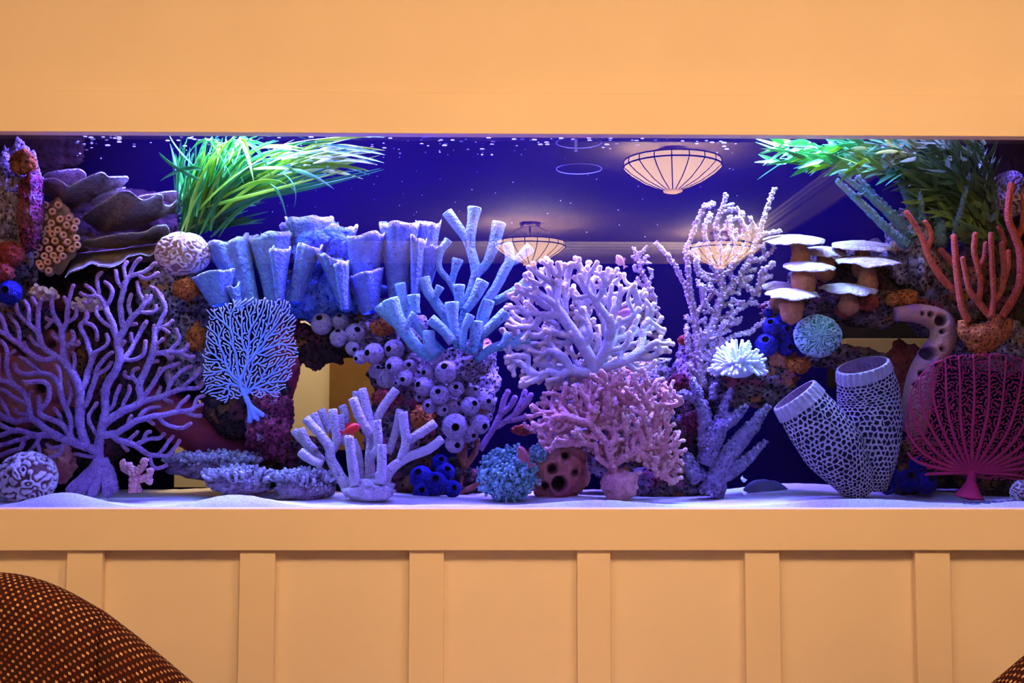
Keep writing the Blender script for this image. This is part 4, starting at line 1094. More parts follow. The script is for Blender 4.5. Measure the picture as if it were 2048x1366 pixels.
for (cx, cy, lab, n) in [(82, 590, 'small beige finger coral below the apricot polyps', 40), (175, 612, 'pale orange finger coral half hidden behind lilac gorgonian tips', 34)]:
    t = thing('finger_coral', lab, 'coral', P(cx, cy + 22, 0.20))
    for _ in range(n):
        a = random.uniform(-math.pi, 0.3); L = random.uniform(16, 34)
        k = MB(); branch(k, [(cx, cy + 10), (cx + math.cos(a) * L * .6, cy + 6 + math.sin(a) * L * .5, random.uniform(-.02, .01)), (cx + math.cos(a) * L, cy + 4 + math.sin(a) * L * 0.8, random.uniform(-.035, .01))], 0.20, [5, 5, 4.5], 7, 'dimple', 3, 0.1, tips=(0, 1))
        build(k, 'finger', M['beige'], t)

# ------------------------------------------------------------------ tube sponges and ball tunicates
def c5(l): return [(x / 3.693 + 700, y / 3.693 + 390, *d) for x, y, *d in l]
t = thing('tube_sponge', 'tall grey teal tube sponge with many flared open ends', 'sponge', P(925, 745, 0.20))
TS = [([(820, 1180), (845, 880), (905, 660), (930, 560), (890, 400), (850, 310), (720, 130)], [38, 34, 32, 40, 36, 34, 42], 0),
      ([(890, 400), (890, 300), (905, 200), (920, 100)], [34, 40, 40, 54], 0),
      ([(930, 590), (1010, 500), (1060, 380), (1080, 300), (1100, 210)], [30, 34, 44, 46, 54], 0.0),
      ([(940, 1150), (980, 850), (1080, 680), (1140, 560), (1180, 480), (1165, 360)], [40, 34, 36, 40, 38, 38], -0.01),
      ([(1170, 510), (1240, 470), (1330, 390)], [30, 30, 42], 0.0),
      ([(830, 830), (750, 660), (660, 540), (670, 420), (725, 335)], [26, 26, 24, 26, 32], 0.02),
      ([(750, 660), (770, 570), (795, 480)], [22, 26, 44], 0.02),
      ([(770, 1080), (720, 920), (630, 790), (570, 700), (545, 620)], [42, 44, 40, 42, 52], -0.01),
      ([(615, 770), (640, 730), (665, 680)], [26, 26, 34], -0.02),
      ([(600, 1210), (520, 1150), (420, 1030), (345, 900), (300, 780)], [34, 44, 50, 56, 66], -0.05),
      ([(350, 970), (280, 900), (210, 825)], [28, 34, 40], -0.04),
      ([(430, 980), (405, 830), (370, 660)], [34, 32, 42], -0.02),
      ([(490, 880), (478, 820), (470, 745)], [34, 38, 50], -0.04),
      ([(415, 990), (440, 930), (478, 880)], [20, 22, 32], -0.06),
      ([(800, 1130), (765, 950), (752, 800)], [36, 36, 54], -0.06),
      ([(810, 850), (805, 750), (805, 670)], [30, 38, 46], -0.02),
      ([(850, 860), (920, 760), (980, 640)], [30, 40, 52], -0.03),
      ([(760, 1090), (690, 1000), (600, 920)], [38, 38, 44], -0.07),
      ([(830, 1150), (840, 1010), (890, 890)], [28, 28, 34], -0.07),
      ([(905, 1170), (925, 1050), (935, 940)], [38, 42, 50], -0.06),
      ([(930, 1040), (990, 900), (1025, 785)], [34, 40, 46], -0.03),
      ([(950, 1060), (1050, 960), (1150, 870)], [34, 38, 46], -0.05),
      ([(930, 1220), (1060, 1130), (1200, 1100), (1310, 1050)], [28, 34, 42, 50], -0.05),
      ([(1100, 1130), (1140, 1080), (1165, 1030)], [24, 26, 34], -0.06),
      ([(1060, 790), (1220, 710), (1340, 620)], [30, 36, 46], 0.03),
      ([(640, 1190), (590, 1120), (580, 1010)], [40, 44, 46], -0.06),
      ([(700, 1180), (530, 1010), (470, 930)], [30, 34, 34], 0.0)]
for pts, r, dy in TS:
    k = MB(); branch(k, c5(pts), 0.20 + dy, [q / 3.693 for q in r], 14, 'open', 6, 0.04, 0, 1, (0.0, 0.9)); build(k, 'tube', [M['tube_teal'], M['tube_teal_in']], t)
k = MB(); blob(k, P(930, 725, 0.20), (48 * S(.2), 0.04, 38 * S(.2)), 4, 0.3, 2, 5, fine=0.14, ffreq=12); build(k, 'base', M['rock_pale'], t)

def c6(l): return [(x / 3.595 + 620, y / 3.595 + 640, *d) for x, y, *d in l]
t = thing('finger_sponge', 'pale lilac finger sponge with blunt branches rising from the sand', 'sponge', P(745, 998, 0.10))
FS = [([(520, 1240), (560, 1100), (680, 1000), (850, 930), (945, 858)], [50, 40, 36, 34, 33], 0, 'dimple'),
      ([(655, 1010), (690, 880), (680, 780), (668, 665)], [34, 34, 34, 34], 0, 'open'),
      ([(700, 870), (800, 810), (895, 745)], [32, 34, 34], 0.0, 'dimple'),
      ([(560, 960), (610, 820), (645, 650)], [30, 28, 28], 0.03, 'dimple'),
      ([(500, 1180), (515, 1050), (515, 900)], [44, 36, 34], -0.02, 'open'),
      ([(440, 1220), (430, 1000), (440, 850), (410, 650), (378, 500)], [44, 36, 36, 34, 30], 0.02, 'dimple'),
      ([(450, 980), (490, 900), (480, 725)], [34, 32, 33], -0.01, 'open'),
      ([(455, 760), (530, 620), (615, 505)], [30, 32, 34], 0.03, 'dimple'),
      ([(300, 1250), (220, 1130), (150, 1000), (140, 920), (80, 830), (-30, 712)], [50, 40, 36, 36, 34, 33], 0.0, 'open'),
      ([(150, 950), (190, 870), (165, 650)], [32, 31, 33], 0.01, 'dimple'),
      ([(150, 810), (115, 740), (85, 650)], [26, 29, 30], 0.05, 'dimple'),
      ([(90, 820), (60, 760), (28, 680)], [26, 28, 30], 0.03, 'dimple'),
      ([(330, 1190), (300, 1000), (280, 840)], [42, 36, 34], -0.02, 'dimple'),
      ([(440, 840), (360, 700), (308, 570)], [33, 36, 34], 0.0, 'dimple'),
      ([(370, 1190), (350, 980), (312, 870)], [30, 28, 28], 0.02, 'dimple'),
      ([(270, 760), (255, 690), (235, 620)], [26, 28, 30], 0.06, 'dimple'),
      ([(340, 700), (335, 600), (330, 520)], [24, 26, 28], 0.06, 'dimple'),
      ([(40, 940), (-20, 880), (-65, 790)], [28, 30, 32], 0.02, 'dimple'),
      ([(90, 1040), (0, 1000), (-65, 950)], [30, 33, 35], -0.01, 'dimple'),
      ([(100, 1020), (30, 950), (-20, 900), (-110, 800)], [28, 30, 30, 30], 0.03, 'dimple'),
      ([(260, 900), (230, 800), (215, 690)], [26, 28, 30], 0.05, 'dimple')]
for pts, r, dy, e in FS:
    k = MB(); branch(k, c6(pts), 0.11 + dy, [q / 3.595 for q in r], 12, e, 6, 0.06, 0, 1, (0.0, 0.8)); build(k, 'finger', [M['tube_white'], M['tube_white_in']], t)
k = MB(); blob(k, P(738, 980, 0.115), (52 * S(.11), 0.04, 22 * S(.11)), 4, 0.2, 2, 8, fine=0.08); build(k, 'foot', M['tube_white'], t)

def c6b(l): return [(x / 3.595 + 620, y / 3.595 + 640, r / 3.595, ox, oy, dy) for x, y, r, ox, oy, dy in l]
BM = [M['ball'], M['hole']]
ball_thing('ball_tunicate', 'upper trailing cluster of lilac ball tunicates above the pale finger sponge', 'tunicate', c6b([
    (460, 240, 76, -0.55, 0.0, 0), (205, 130, 66, 0.0, -0.75, .03), (85, 30, 80, -0.1, -0.5, .05), (218, 15, 62, 0, -0.7, .06), (320, 95, 72, 0.4, -0.3, .04), (305, 205, 52, 0.4, 0.2, .02),
    (362, 270, 52, -0.5, 0.2, 0), (605, 212, 74, -0.45, 0.0, .01), (610, 330, 70, -0.5, 0.1, -.01), (715, 335, 54, 0.0, -0.2, 0), (685, 415, 60, -0.25, 0.25, -.01), (545, 415, 76, -0.2, -0.9, .03), (475, 370, 54, 0.4, -0.5, .05), (620, 455, 28, 0, 0, .03)]), 0.20, BM)
ball_thing('ball_tunicate', 'lower bunch of lilac ball tunicates hanging under the teal tube sponge', 'tunicate', c6b([
    (980, 375, 84, -0.15, -0.45, -.01), (920, 270, 64, -0.2, -0.25, .02), (850, 385, 58, -0.5, -0.1, .02), (825, 480, 74, -0.6, -0.2, .01), (930, 540, 70, -0.1, -0.35, -.02), (1045, 495, 62, 0.1, -0.2, .0), (790, 555, 37, -0.1, 0.0, .03), (860, 620, 56, -0.2, -0.1, 0),
    (950, 645, 48, 0.4, 0.0, 0), (1030, 625, 58, 0.7, -0.4, .02), (1150, 620, 70, 0.5, -0.3, -.01), (1255, 585, 60, 0.5, 0.0, .01), (1175, 530, 52, 0.3, -0.6, .03), (1040, 765, 94, 0.1, 0.05, -.03), (1220, 750, 74, 0.5, 0.2, .0), (1150, 820, 58, 0.5, 0.2, .0), (1040, 885, 72, 0.3, 0.2, -.01), (1280, 700, 34, 0.6, -0.2, .02)]), 0.18, BM)

U = random.uniform
# ------------------------------------------------------------------ plate corals, cup coral, polyps
def plate(k, cx, cy, y0, w, dep, rise, wave, nw, seed, thick=0.004, rot=0.0, amin=-math.pi, amax=0.0):
    """a thin wavy half plate growing out from (cx, cy) at depth y0 towards the room; w half width px, dep depth m, rise px at the rim"""
    s = S(y0); nA, nR = 60, 12
    c = P(cx, cy, y0)
    top = []; tips = []
    for i in range(nA + 1):
        a = amin + (amax - amin) * i / nA
        rimn = 1 + 0.12 * mnoise.noise(Vector((math.cos(a) * 2.2, math.sin(a) * 2.2, seed))) 
        for j in range(nR + 1):
            r = 0.12 + 0.88 * j / nR
            x = c[0] + math.cos(a) * r * w * s * rimn; y = c[1] + math.sin(a) * r * dep * rimn
            z = c[2] + (rise * r ** 1.6 + wave * r ** 2 * math.sin(nw * a + seed) + 0.35 * wave * r * r * math.sin(nw * 2.3 * a + seed * 2) + rot * math.cos(a) * r * w) * s
            top.append((x, y, z)); tips.append(max(0, (r - 0.90) / 0.10))
    m = nR + 1; F = []
    for i in range(nA):
        for j in range(nR):
            a = i * m + j; F.append((a, a + 1, a + m + 1, a + m))
    n = len(top); bot = [(x, y, z - thick) for x, y, z in top]
    F2 = [tuple(reversed([q + n for q in f])) for f in F]
    E = []
    for i in range(nA):
        a = i * m + nR; E.append((a, a + n, a + m + n, a + m))
    for (i0) in (0, nA):
        for j in range(nR):
            a = i0 * m + j; E.append((a, a + n, a + 1 + n, a + 1))
    for i in range(nA):
        a = i * m; E.append((a, a + m, a + m + n, a + n))
    k.add(top + bot, F + F2 + E, 0, tips + [t * 0.4 for t in tips])
def c1(l): return [(x / 3.502, y / 3.502 + 250) for x, y in l]
def sheet(k, root, rim, yr, yf, lip=5.0, seed=0.0, thick=0.0035, sag=10):
    """a thin plate from a back edge ROOT (depth yr) to a wavy front edge RIM (depths yf along it), with an upturned lip"""
    rim = catmull([(x, y, 0) for x, y in c1(rim)], 8)[:, :2]; n = len(rim)
    root = np.array(c1(root), float); u = np.linspace(0, 1, n); ru = np.linspace(0, 1, len(root))
    rt = np.column_stack([np.interp(u, ru, root[:, 0]), np.interp(u, ru, root[:, 1])]); yf = np.interp(u, np.linspace(0, 1, len(yf)), yf)
    nR = 14; V = []; T = []
    for i in range(n):
        for j in range(nR + 1):
            v = j / nR; q = rt[i] * (1 - v) + rim[i] * v
            y = yr * (1 - v) + yf[i] * v
            q = q + np.array([0, sag * math.sin(v * math.pi) * 0.6 + 2.2 * mnoise.noise(Vector((q[0] * 0.06, q[1] * 0.06, seed)))])
            p = P(q[0], q[1], y + 0.006 * mnoise.noise(Vector((u[i] * 9, v * 3, seed)))); V.append(p); T.append(max(0, (v - 0.86) / 0.14))
    m = nR + 1; F = []
    for i in range(n - 1):
        for j in range(nR): a = i * m + j; F.append((a, a + m, a + m + 1, a + 1))
    N = len(V); V2 = [v - np.array([0, 0, thick]) for v in V]
    E = [(i * m + nR, i * m + nR + N, (i + 1) * m + nR + N, (i + 1) * m + nR) for i in range(n - 1)]
    E += [(a + j, a + j + 1, a + j + 1 + N, a + j + N) for a in (0, (n - 1) * m) for j in range(nR)]
    k.add(V + V2, F + [tuple(reversed([q + N for q in f])) for f in F] + E, 0, T + [t * 0.5 for t in T])
PL = [('uppermost grey plate coral with a scalloped pale rim at the upper left', [
         ([(300, 480), (480, 600), (640, 560)], [(275, 400), (320, 372), (370, 366), (430, 388), (480, 420), (545, 395), (640, 348), (700, 328), (735, 335), (755, 352), (800, 358), (860, 352), (895, 362), (895, 385), (840, 420), (770, 450), (700, 490)], 0.33, [0.20, 0.15, 0.13, 0.15, 0.20, 0.26]),
         ([(330, 420), (520, 440), (600, 420)], [(290, 360), (350, 325), (430, 312), (530, 302), (590, 325), (605, 350)], 0.36, [0.34, 0.28, 0.26, 0.30]),
         ([(640, 540), (760, 510), (850, 480)], [(640, 525), (720, 480), (800, 455), (880, 432), (850, 460)], 0.30, [0.22, 0.2, 0.22])]),
      ('broad wavy grey plate coral touching the strap leaved plant', [
         ([(560, 640), (720, 760), (1000, 700), (1210, 600)], [(590, 620), (680, 560), (780, 500), (860, 458), (905, 458), (950, 490), (1000, 515), (1060, 505), (1110, 480), (1140, 490), (1150, 545), (1190, 555), (1240, 520), (1235, 560)], 0.34, [0.26, 0.18, 0.14, 0.14, 0.17, 0.22]),
         ([(980, 520), (1100, 520), (1220, 520)], [(960, 498), (1040, 480), (1130, 468), (1215, 455), (1262, 480), (1250, 520), (1230, 560)], 0.36, [0.3, 0.24, 0.22, 0.24])]),
      ('narrow brownish plate coral between the broad plate and the lowest plate', [
         ([(560, 840), (800, 860), (1190, 780)], [(590, 805), (680, 790), (780, 768), (900, 752), (1010, 742), (1080, 708), (1150, 690), (1180, 715), (1190, 745)], 0.34, [0.26, 0.2, 0.18, 0.2])]),
      ('lowest and longest plate coral with a rim coloured as if lit blue white', [
         ([(520, 900), (700, 880), (950, 850), (1190, 810)], [(455, 1062), (500, 1022), (570, 1000), (640, 962), (700, 978), (790, 985), (860, 950), (900, 915), (980, 900), (1050, 905), (1090, 880), (1140, 850), (1195, 822)], 0.36, [0.13, 0.12, 0.13, 0.16, 0.2, 0.25])])]
for i, (lab, ps) in enumerate(PL):
    rx, ry = c1(ps[0][0])[1]; t = thing('plate_coral', lab, 'coral', P(rx, ry, 0.33))
    for j, (root, rim, yr, yf) in enumerate(ps):
        k = MB(); sheet(k, root, rim, yr, yf, seed=i * 3 + j * 7.0, sag=4 if i == 3 else 12); build(k, 'plate', M['plate'], t)
t = thing('polyp_cluster', 'cluster of apricot cup shaped polyps at the upper left', 'coral', P(110, 545, 0.24))
k = MB(); blob(k, P(108, 475, 0.24), (44 * S(.24), 0.035, 74 * S(.24)), 4, 0.15, 2, 2); build(k, 'body', M['polyp'], t)
for (x, y) in [(92, 412), (116, 412), (105, 425), (90, 436), (120, 440), (103, 448), (132, 452), (78, 456), (96, 460), (115, 462), (146, 458), (86, 470), (105, 470), (126, 472), (150, 478), (74, 484), (92, 484), (110, 484), (134, 486), (80, 497), (99, 500), (120, 500), (142, 500), (73, 511), (90, 514), (107, 513), (125, 514), (80, 528), (96, 526), (114, 522), (84, 535), (98, 543), (136, 438), (150, 445), (152, 492)]:
    k = MB(); ox = (x - 110) / 60; L = 12
    branch(k, [(x - ox * 6, y + 2, 0.012), (x, y, -0.004), (x + ox * 4, y - 2, -0.028)], 0.205, [9, 8.5, 7.5], 10, 'dimple', 3, 0.05, 0, 1, None)
    build(k, 'polyp', [M['polyp'], M['under']], t)

def lobe(k, base, rl, rr, y, dep=0.04, flare=1.5, seed=0.0, bw=0.25):
    """a flattened cup: rises from BASE to a wavy rim between the pixels RL and RR; inside faces are the second material"""
    nA, nR = 36, 12
    b = P(base[0], base[1], y); L = P(rl[0], rl[1], y); R = P(rr[0], rr[1], y)
    c = (L + R) / 2; hx = (R - L) / 2
    def surf(off):
        V = []; T = []
        for j in range(nR + 1):
            u = j / nR; f = bw + (1 - bw) * u ** flare
            ce = b + (c - b) * u
            for i in range(nA):
                a = 2 * math.pi * i / nA
                n = 1 + (0.34 * u * u + 0.05) * mnoise.noise(Vector((math.cos(a) * 2, math.sin(a) * 2, seed)))
                p = ce + hx * math.cos(a) * f * (n - off) + np.array([0, math.sin(a) * dep * f * (n - off), 0])
                p[2] += u ** 3 * (8 * mnoise.noise(Vector((math.cos(a) * 1.7, math.sin(a) * 1.7, seed + 9))) - (3 if math.sin(a) < 0 else -5)) * S(y)
                V.append(p); T.append(max(0, (u - 0.93) / 0.07))
        return V, T
    V, T = surf(0.0); V2, T2 = surf(0.10)
    m = nA; F = []; MI = []
    n = len(V)
    for j in range(nR):
        for i in range(nA):
            a = j * m + i; b2 = j * m + (i + 1) % m
            F.append((a, b2, b2 + m, a + m)); MI.append(0)
            F.append((a + n, a + m + n, b2 + m + n, b2 + n)); MI.append(1)
    for i in range(nA):
        a = nR * m + i; b2 = nR * m + (i + 1) % m
        F.append((a, b2, b2 + n, a + n)); MI.append(0)
    k.add(V + V2, F, MI, T + T2)
t = thing('cup_coral', 'large pale blue cup coral of flaring folded lobes above the blue sea fan', 'coral', P(640, 620, 0.27))
for i, (b, rl, rr, y, d) in enumerate([((500, 610), (418, 492), (486, 474), 0.24, 0.05), ((440, 610), (392, 558), (458, 540), 0.18, 0.05), ((480, 620), (455, 580), (475, 570), 0.19, 0.03),
    ((555, 600), (488, 482), (520, 472), 0.30, 0.04), ((550, 605), (513, 478), (578, 466), 0.25, 0.05), ((560, 600), (545, 500), (575, 500), 0.17, 0.04), ((590, 605), (596, 494), (640, 494), 0.21, 0.05),
    ((640, 600), (566, 448), (600, 440), 0.34, 0.04), ((640, 610), (582, 440), (656, 436), 0.33, 0.06), ((655, 610), (655, 456), (708, 454), 0.33, 0.05), ((690, 610), (640, 505), (690, 525), 0.20, 0.06),
    ((725, 610), (700, 478), (766, 466), 0.23, 0.05), ((690, 620), (668, 530), (695, 525), 0.16, 0.04), ((795, 600), (768, 446), (832, 446), 0.24, 0.05), ((850, 580), (840, 446), (876, 446), 0.28, 0.04), ((830, 600), (822, 470), (850, 480), 0.20, 0.05),
    ((850, 570), (835, 500), (885, 490), 0.24, 0.05), ((740, 625), (700, 560), (760, 540), 0.22, 0.06)]):
    k = MB(); mx = (rl[0] + rr[0]) / 2; g = 1.22; lobe(k, b, (mx + (rl[0] - mx) * g, rl[1]), (mx + (rr[0] - mx) * g, rr[1]), y, d * 1.1, 1.0, i * 3.1, 0.45); build(k, 'lobe', [M['leafy'], M['leafy_in']], t)
k = MB(); blob(k, P(650, 590, 0.30), (110 * S(.3), 0.05, 48 * S(.3)), 5, 0.3, 2.5, 6, fine=0.12, ffreq=14); 
for i in range(70):
    a = U(0, 6.28); q = math.sqrt(random.random()); blob(k, P(652 + math.cos(a) * q * 62, 540 + math.sin(a) * q * 88, U(.25, .33)), np.array([U(13, 24), 18, U(13, 24)]) * S(.3), 3, 0.35, 2.2, i * 1.7, fine=0.15, ffreq=7)
build(k, 'core', M['leafy_in'], t)

# maze-grooved round corals
def maze(freq, amp, sharp=3.0):
    def fn(q, seed):
        n = mnoise.noise(q * freq + Vector((seed, 0, 0))) + 0.35 * mnoise.noise(q * freq * 2 + Vector((0, seed, 0)))
        r = math.sin(n * 9.0) ; r = 0.5 + 0.5 * max(-1, min(1, r * sharp))
        return amp * r, r
    return fn
rock(55, 957, 54, 50, 0.11, 'round white brain coral with deep maze grooves in the lower left corner', 'brain', 0.05, 6, 0.06, 1.5, 3.0, fine=0, name='brain_coral', cat='coral', fn=maze(3.2, 0.09))
rock(366, 508, 52, 42, 0.20, 'round rosy maze coral left of the blue cup coral', 'maze', 0.045, 6, 0.06, 1.5, 7.0, fine=0, name='brain_coral', cat='coral', fn=maze(3.6, 0.07, 2.0))
rock(2018, 388, 34, 44, 0.22, 'dusky woolly maze coral behind the tallest salmon gorgonian branch', 'wool', 0.04, 6, 0.08, 1.5, 5.0, fine=0, name='brain_coral', cat='coral', fn=maze(4.0, 0.09))
rock(2045, 985, 22, 22, 0.12, 'small pale brain coral piece in the lower right corner', 'brain', 0.02, 5, 0.1, 1.5, 2.0, fine=0, name='brain_coral', cat='coral', fn=maze(3.0, 0.1))
def radial(q, seed):
    a = math.atan2(q.z, q.x); r = math.hypot(q.x, q.z)
    w = math.sin(a * 22 + 9 * mnoise.noise(q * 4)) * min(1, r * 2.0) * 1.3 + 0.55 * mnoise.noise(q * 7)
    e = 0.5 + 0.5 * max(-1, min(1, w * 2.0)); return 0.10 * e, e
rock(1635, 672, 44, 40, 0.17, 'green white radial coral, round and finely ridged, right of the cobalt sponges', 'green_disc', 0.022, 6, 0.05, 1.5, 3.0, fine=0, name='radial_coral', cat='coral', fn=radial)

# white anemone
t = thing('anemone_coral', 'white anemone like coral with a burst of blunt tentacles', 'coral', P(1478, 760, 0.15))
k = MB(); c0 = P(1476, 738, 0.16); s = S(.16)
blob(k, c0, (34 * s, 0.03, 18 * s), 3, 0.1, 2, 1); build(k, 'body', M['anem'], t)
k = MB()
for i in range(170):
    a = math.acos(1 - random.random() * 1.12); b = i * 2.39996
    d = np.array([math.sin(a) * math.cos(b), math.sin(a) * math.sin(b), math.cos(a)])
    st = c0 + d * np.array([26, 22, 6]) * s; en = c0 + d * np.array([56, 46, 62]) * s * random.uniform(0.85, 1.08) + np.array([0, 0, -6 * s])
    mid = (st + en) / 2 + np.array([0, 0, 4 * s]) + RNG.normal(0, 1, 3) * s
    tube(k, [st, mid, en], [3.6 * s, 3.6 * s, 3.2 * s], 6, 'round', tips=[0, .4, 1], start_cap=False)
stuff(build(k, 'tentacles', M['anem'], t))

# mushroom corals
MU = [(1590, 480, 62, 0.20, (1600, 530), 'topmost mushroom coral, its broad white cap level with the lilac coral'),
      (1724, 492, 62, 0.22, (1725, 540), 'broad arched white mushroom coral cap at the top right of the stack'),
      (1645, 503, 48, 0.24, (1650, 545), 'thin mushroom coral cap partly behind the broad arched one'),
      (1737, 523, 64, 0.18, (1735, 570), 'wide mushroom coral cap below the broad arched one'),
      (1617, 533, 52, 0.16, (1608, 580), 'mushroom coral on a bulging rust stalk, middle of the left row'),
      (1697, 578, 58, 0.17, (1698, 612), 'lowest right mushroom coral above the rust brown tuft'),
      (1584, 588, 54, 0.14, (1583, 630), 'lowest left mushroom coral above the cobalt ball sponges'),
      (1556, 573, 34, 0.22, (1560, 605), 'small brown edged mushroom coral behind the lowest left cap')]
for i, (cx, cy, hw, y, st, lab) in enumerate(MU):
    t = thing('mushroom_coral', lab, 'coral', P(st[0], st[1], y)); s = S(y); c = P(cx, cy, y)
    nA, nR = 48, 8; V = []; F = []; MI = []
    for side in (0, 1):
        for j in range(nR + 1):
            r = j / nR
            for q in range(nA):
                a = 2 * math.pi * q / nA; n = 1 + 0.16 * mnoise.noise(Vector((math.cos(a) * 2, math.sin(a) * 2, i * 5))) + 0.05 * mnoise.noise(Vector((math.cos(a) * 9, math.sin(a) * 9, i)))
                x = c[0] + math.cos(a) * r * hw * s * n; yy = c[1] + math.sin(a) * r * hw * s * 0.75 * n
                h = (10 * (1 - r * r) + 6 * r * r * mnoise.noise(Vector((math.cos(a) * 2.5, math.sin(a) * 2.5, i * 3)))) * s
                z = c[2] + h + (yy - c[1]) * 0.34 - (0 if side == 0 else (2.0 + 3 * (1 - r)) * s)
                V.append((x, yy, z))
    m = nA; off = (nR + 1) * m
    for j in range(nR):
        for q in range(nA):
            a, b = j * m + q, j * m + (q + 1) % m
            F.append((a, a + m, b + m, b)); MI.append(0)
            F.append((a + off, b + off, b + m + off, a + m + off)); MI.append(1)
    for q in range(nA):
        a, b = nR * m + q, nR * m + (q + 1) % m; F.append((a, a + off, b + off, b)); MI.append(0)
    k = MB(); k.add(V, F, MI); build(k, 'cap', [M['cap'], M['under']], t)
    k = MB(); branch(k, [(cx, cy + 2), (st[0], (cy + st[1]) / 2), (st[0], st[1])], y, [14, 26, 22] if i in (4, 6) else [12, 17, 22], 14, 'round', 6, 0.04); build(k, 'stalk', M['stalk'], t)

# ------------------------------------------------------------------ salmon gorgonian, teal fingers
def cR(l): return [(x / 3.5025 + 1640, y / 3.5025 + 250, *d) for x, y, *d in l]
t = thing('gorgonian', 'salmon orange gorgonian with thick upright forked branches at the right end', 'coral', P(1960, 715, 0.13))
SG = [([(1045, 1380), (1010, 1320), (985, 1240), (955, 1000), (937, 780)], [26, 26, 25, 24, 22], 0), ([(950, 1170), (860, 1080), (770, 940), (700, 760), (605, 612)], [24, 26, 24, 20, 20], 0.02), ([(745, 880), (780, 790), (760, 720), (735, 680)], [20, 19, 18, 18], 0.02),
      ([(960, 1000), (920, 960), (845, 875)], [20, 22, 22], 0.05), ([(1200, 1350), (1110, 1240), (1045, 1150), (1015, 1020), (998, 935)], [26, 24, 20, 18, 18], -0.02), ([(1110, 1245), (1125, 1110), (1105, 990), (1080, 890), (1087, 765)], [22, 20, 20, 21, 21], -0.02),
      ([(1110, 1010), (1150, 930), (1162, 830)], [16, 18, 18], 0.0), ([(1200, 1350), (1215, 1200), (1205, 1000), (1198, 765)], [24, 20, 20, 20], -0.03), ([(1215, 1240), (1275, 1150), (1288, 1000), (1275, 835)], [20, 20, 20, 21], -0.03),
      ([(1290, 1100), (1316, 1000), (1320, 885)], [16, 18, 18], 0.02), ([(1270, 1350), (1340, 1240), (1400, 1100), (1402, 900), (1370, 790), (1318, 640), (1338, 420)], [28, 28, 28, 28, 28, 25, 24], 0.0), ([(1375, 790), (1425, 690), (1435, 500)], [25, 25, 26], 0.0),
      ([(1300, 850), (1280, 780), (1250, 715)], [18, 18, 18], 0.05), ([(1400, 1080), (1470, 960), (1480, 800)], [22, 22, 20], 0.02)]
for pts, r, dy in SG:
    k = MB(); branch(k, cR(pts), 0.13 + dy, [q / 3.5025 for q in r], 12, 'round', 7, 0.05, tips=(0, 0.6)); build(k, 'branch', M['coral_orange'], t)
k = MB()
for pts, r in [([(1925, 640), (1930, 665), (1955, 690), (1960, 705)], [9, 14, 20, 14]), ([(1990, 630), (1985, 665), (1965, 690)], [12, 18, 18]), ([(2020, 640), (2005, 670), (1975, 690)], [9, 13, 14]), ([(1935, 670), (1960, 672), (1995, 668)], [20, 26, 20])]:
    branch(k, pts, 0.135, r, 14, 'round', 6, 0.08)
build(k, 'holdfast', M['orange'], t)
t = thing('finger_coral', 'bundle of teal green crusty finger corals below the right plant', 'coral', P(1825, 500, 0.20))
for pts, r, dy, n in [([(130, 400), (330, 590), (480, 740), (625, 850)], [20, 30, 28, 34], 0, 150), ([(150, 345), (400, 545), (650, 810)], [18, 26, 26], 0.02, 110), ([(270, 372), (450, 560), (650, 740)], [18, 20, 22], 0.05, 90),
                      ([(540, 345), (610, 500), (690, 700)], [18, 34, 36], 0.03, 120), ([(700, 490), (712, 590), (722, 690)], [17, 19, 20], 0.0, 50), ([(835, 660), (840, 760), (835, 850)], [34, 54, 54], 0.03, 130), ([(230, 490), (300, 490)], [10, 12], -0.01, 14)]:
    k = MB(); pp = list(reversed(cR(pts))); knobby(k, pp, 0.19 + dy, list(reversed([q / 3.5025 for q in r])), n, (1.4, 3.2), (0.2, 1)); build(k, 'finger', M['teal_rod'], t)
t = thing('finger_coral', 'single thin olive grey finger coral standing between salmon branches', 'coral', P(1908, 470, 0.18))
k = MB(); knobby(k, cR([(938, 780), (985, 600), (1025, 440)]), 0.18, [5.5, 5.5, 5.0], 120, (1.2, 2.4), (0.0, 0.4)); build(k, 'finger', M['teal_rod'], t)

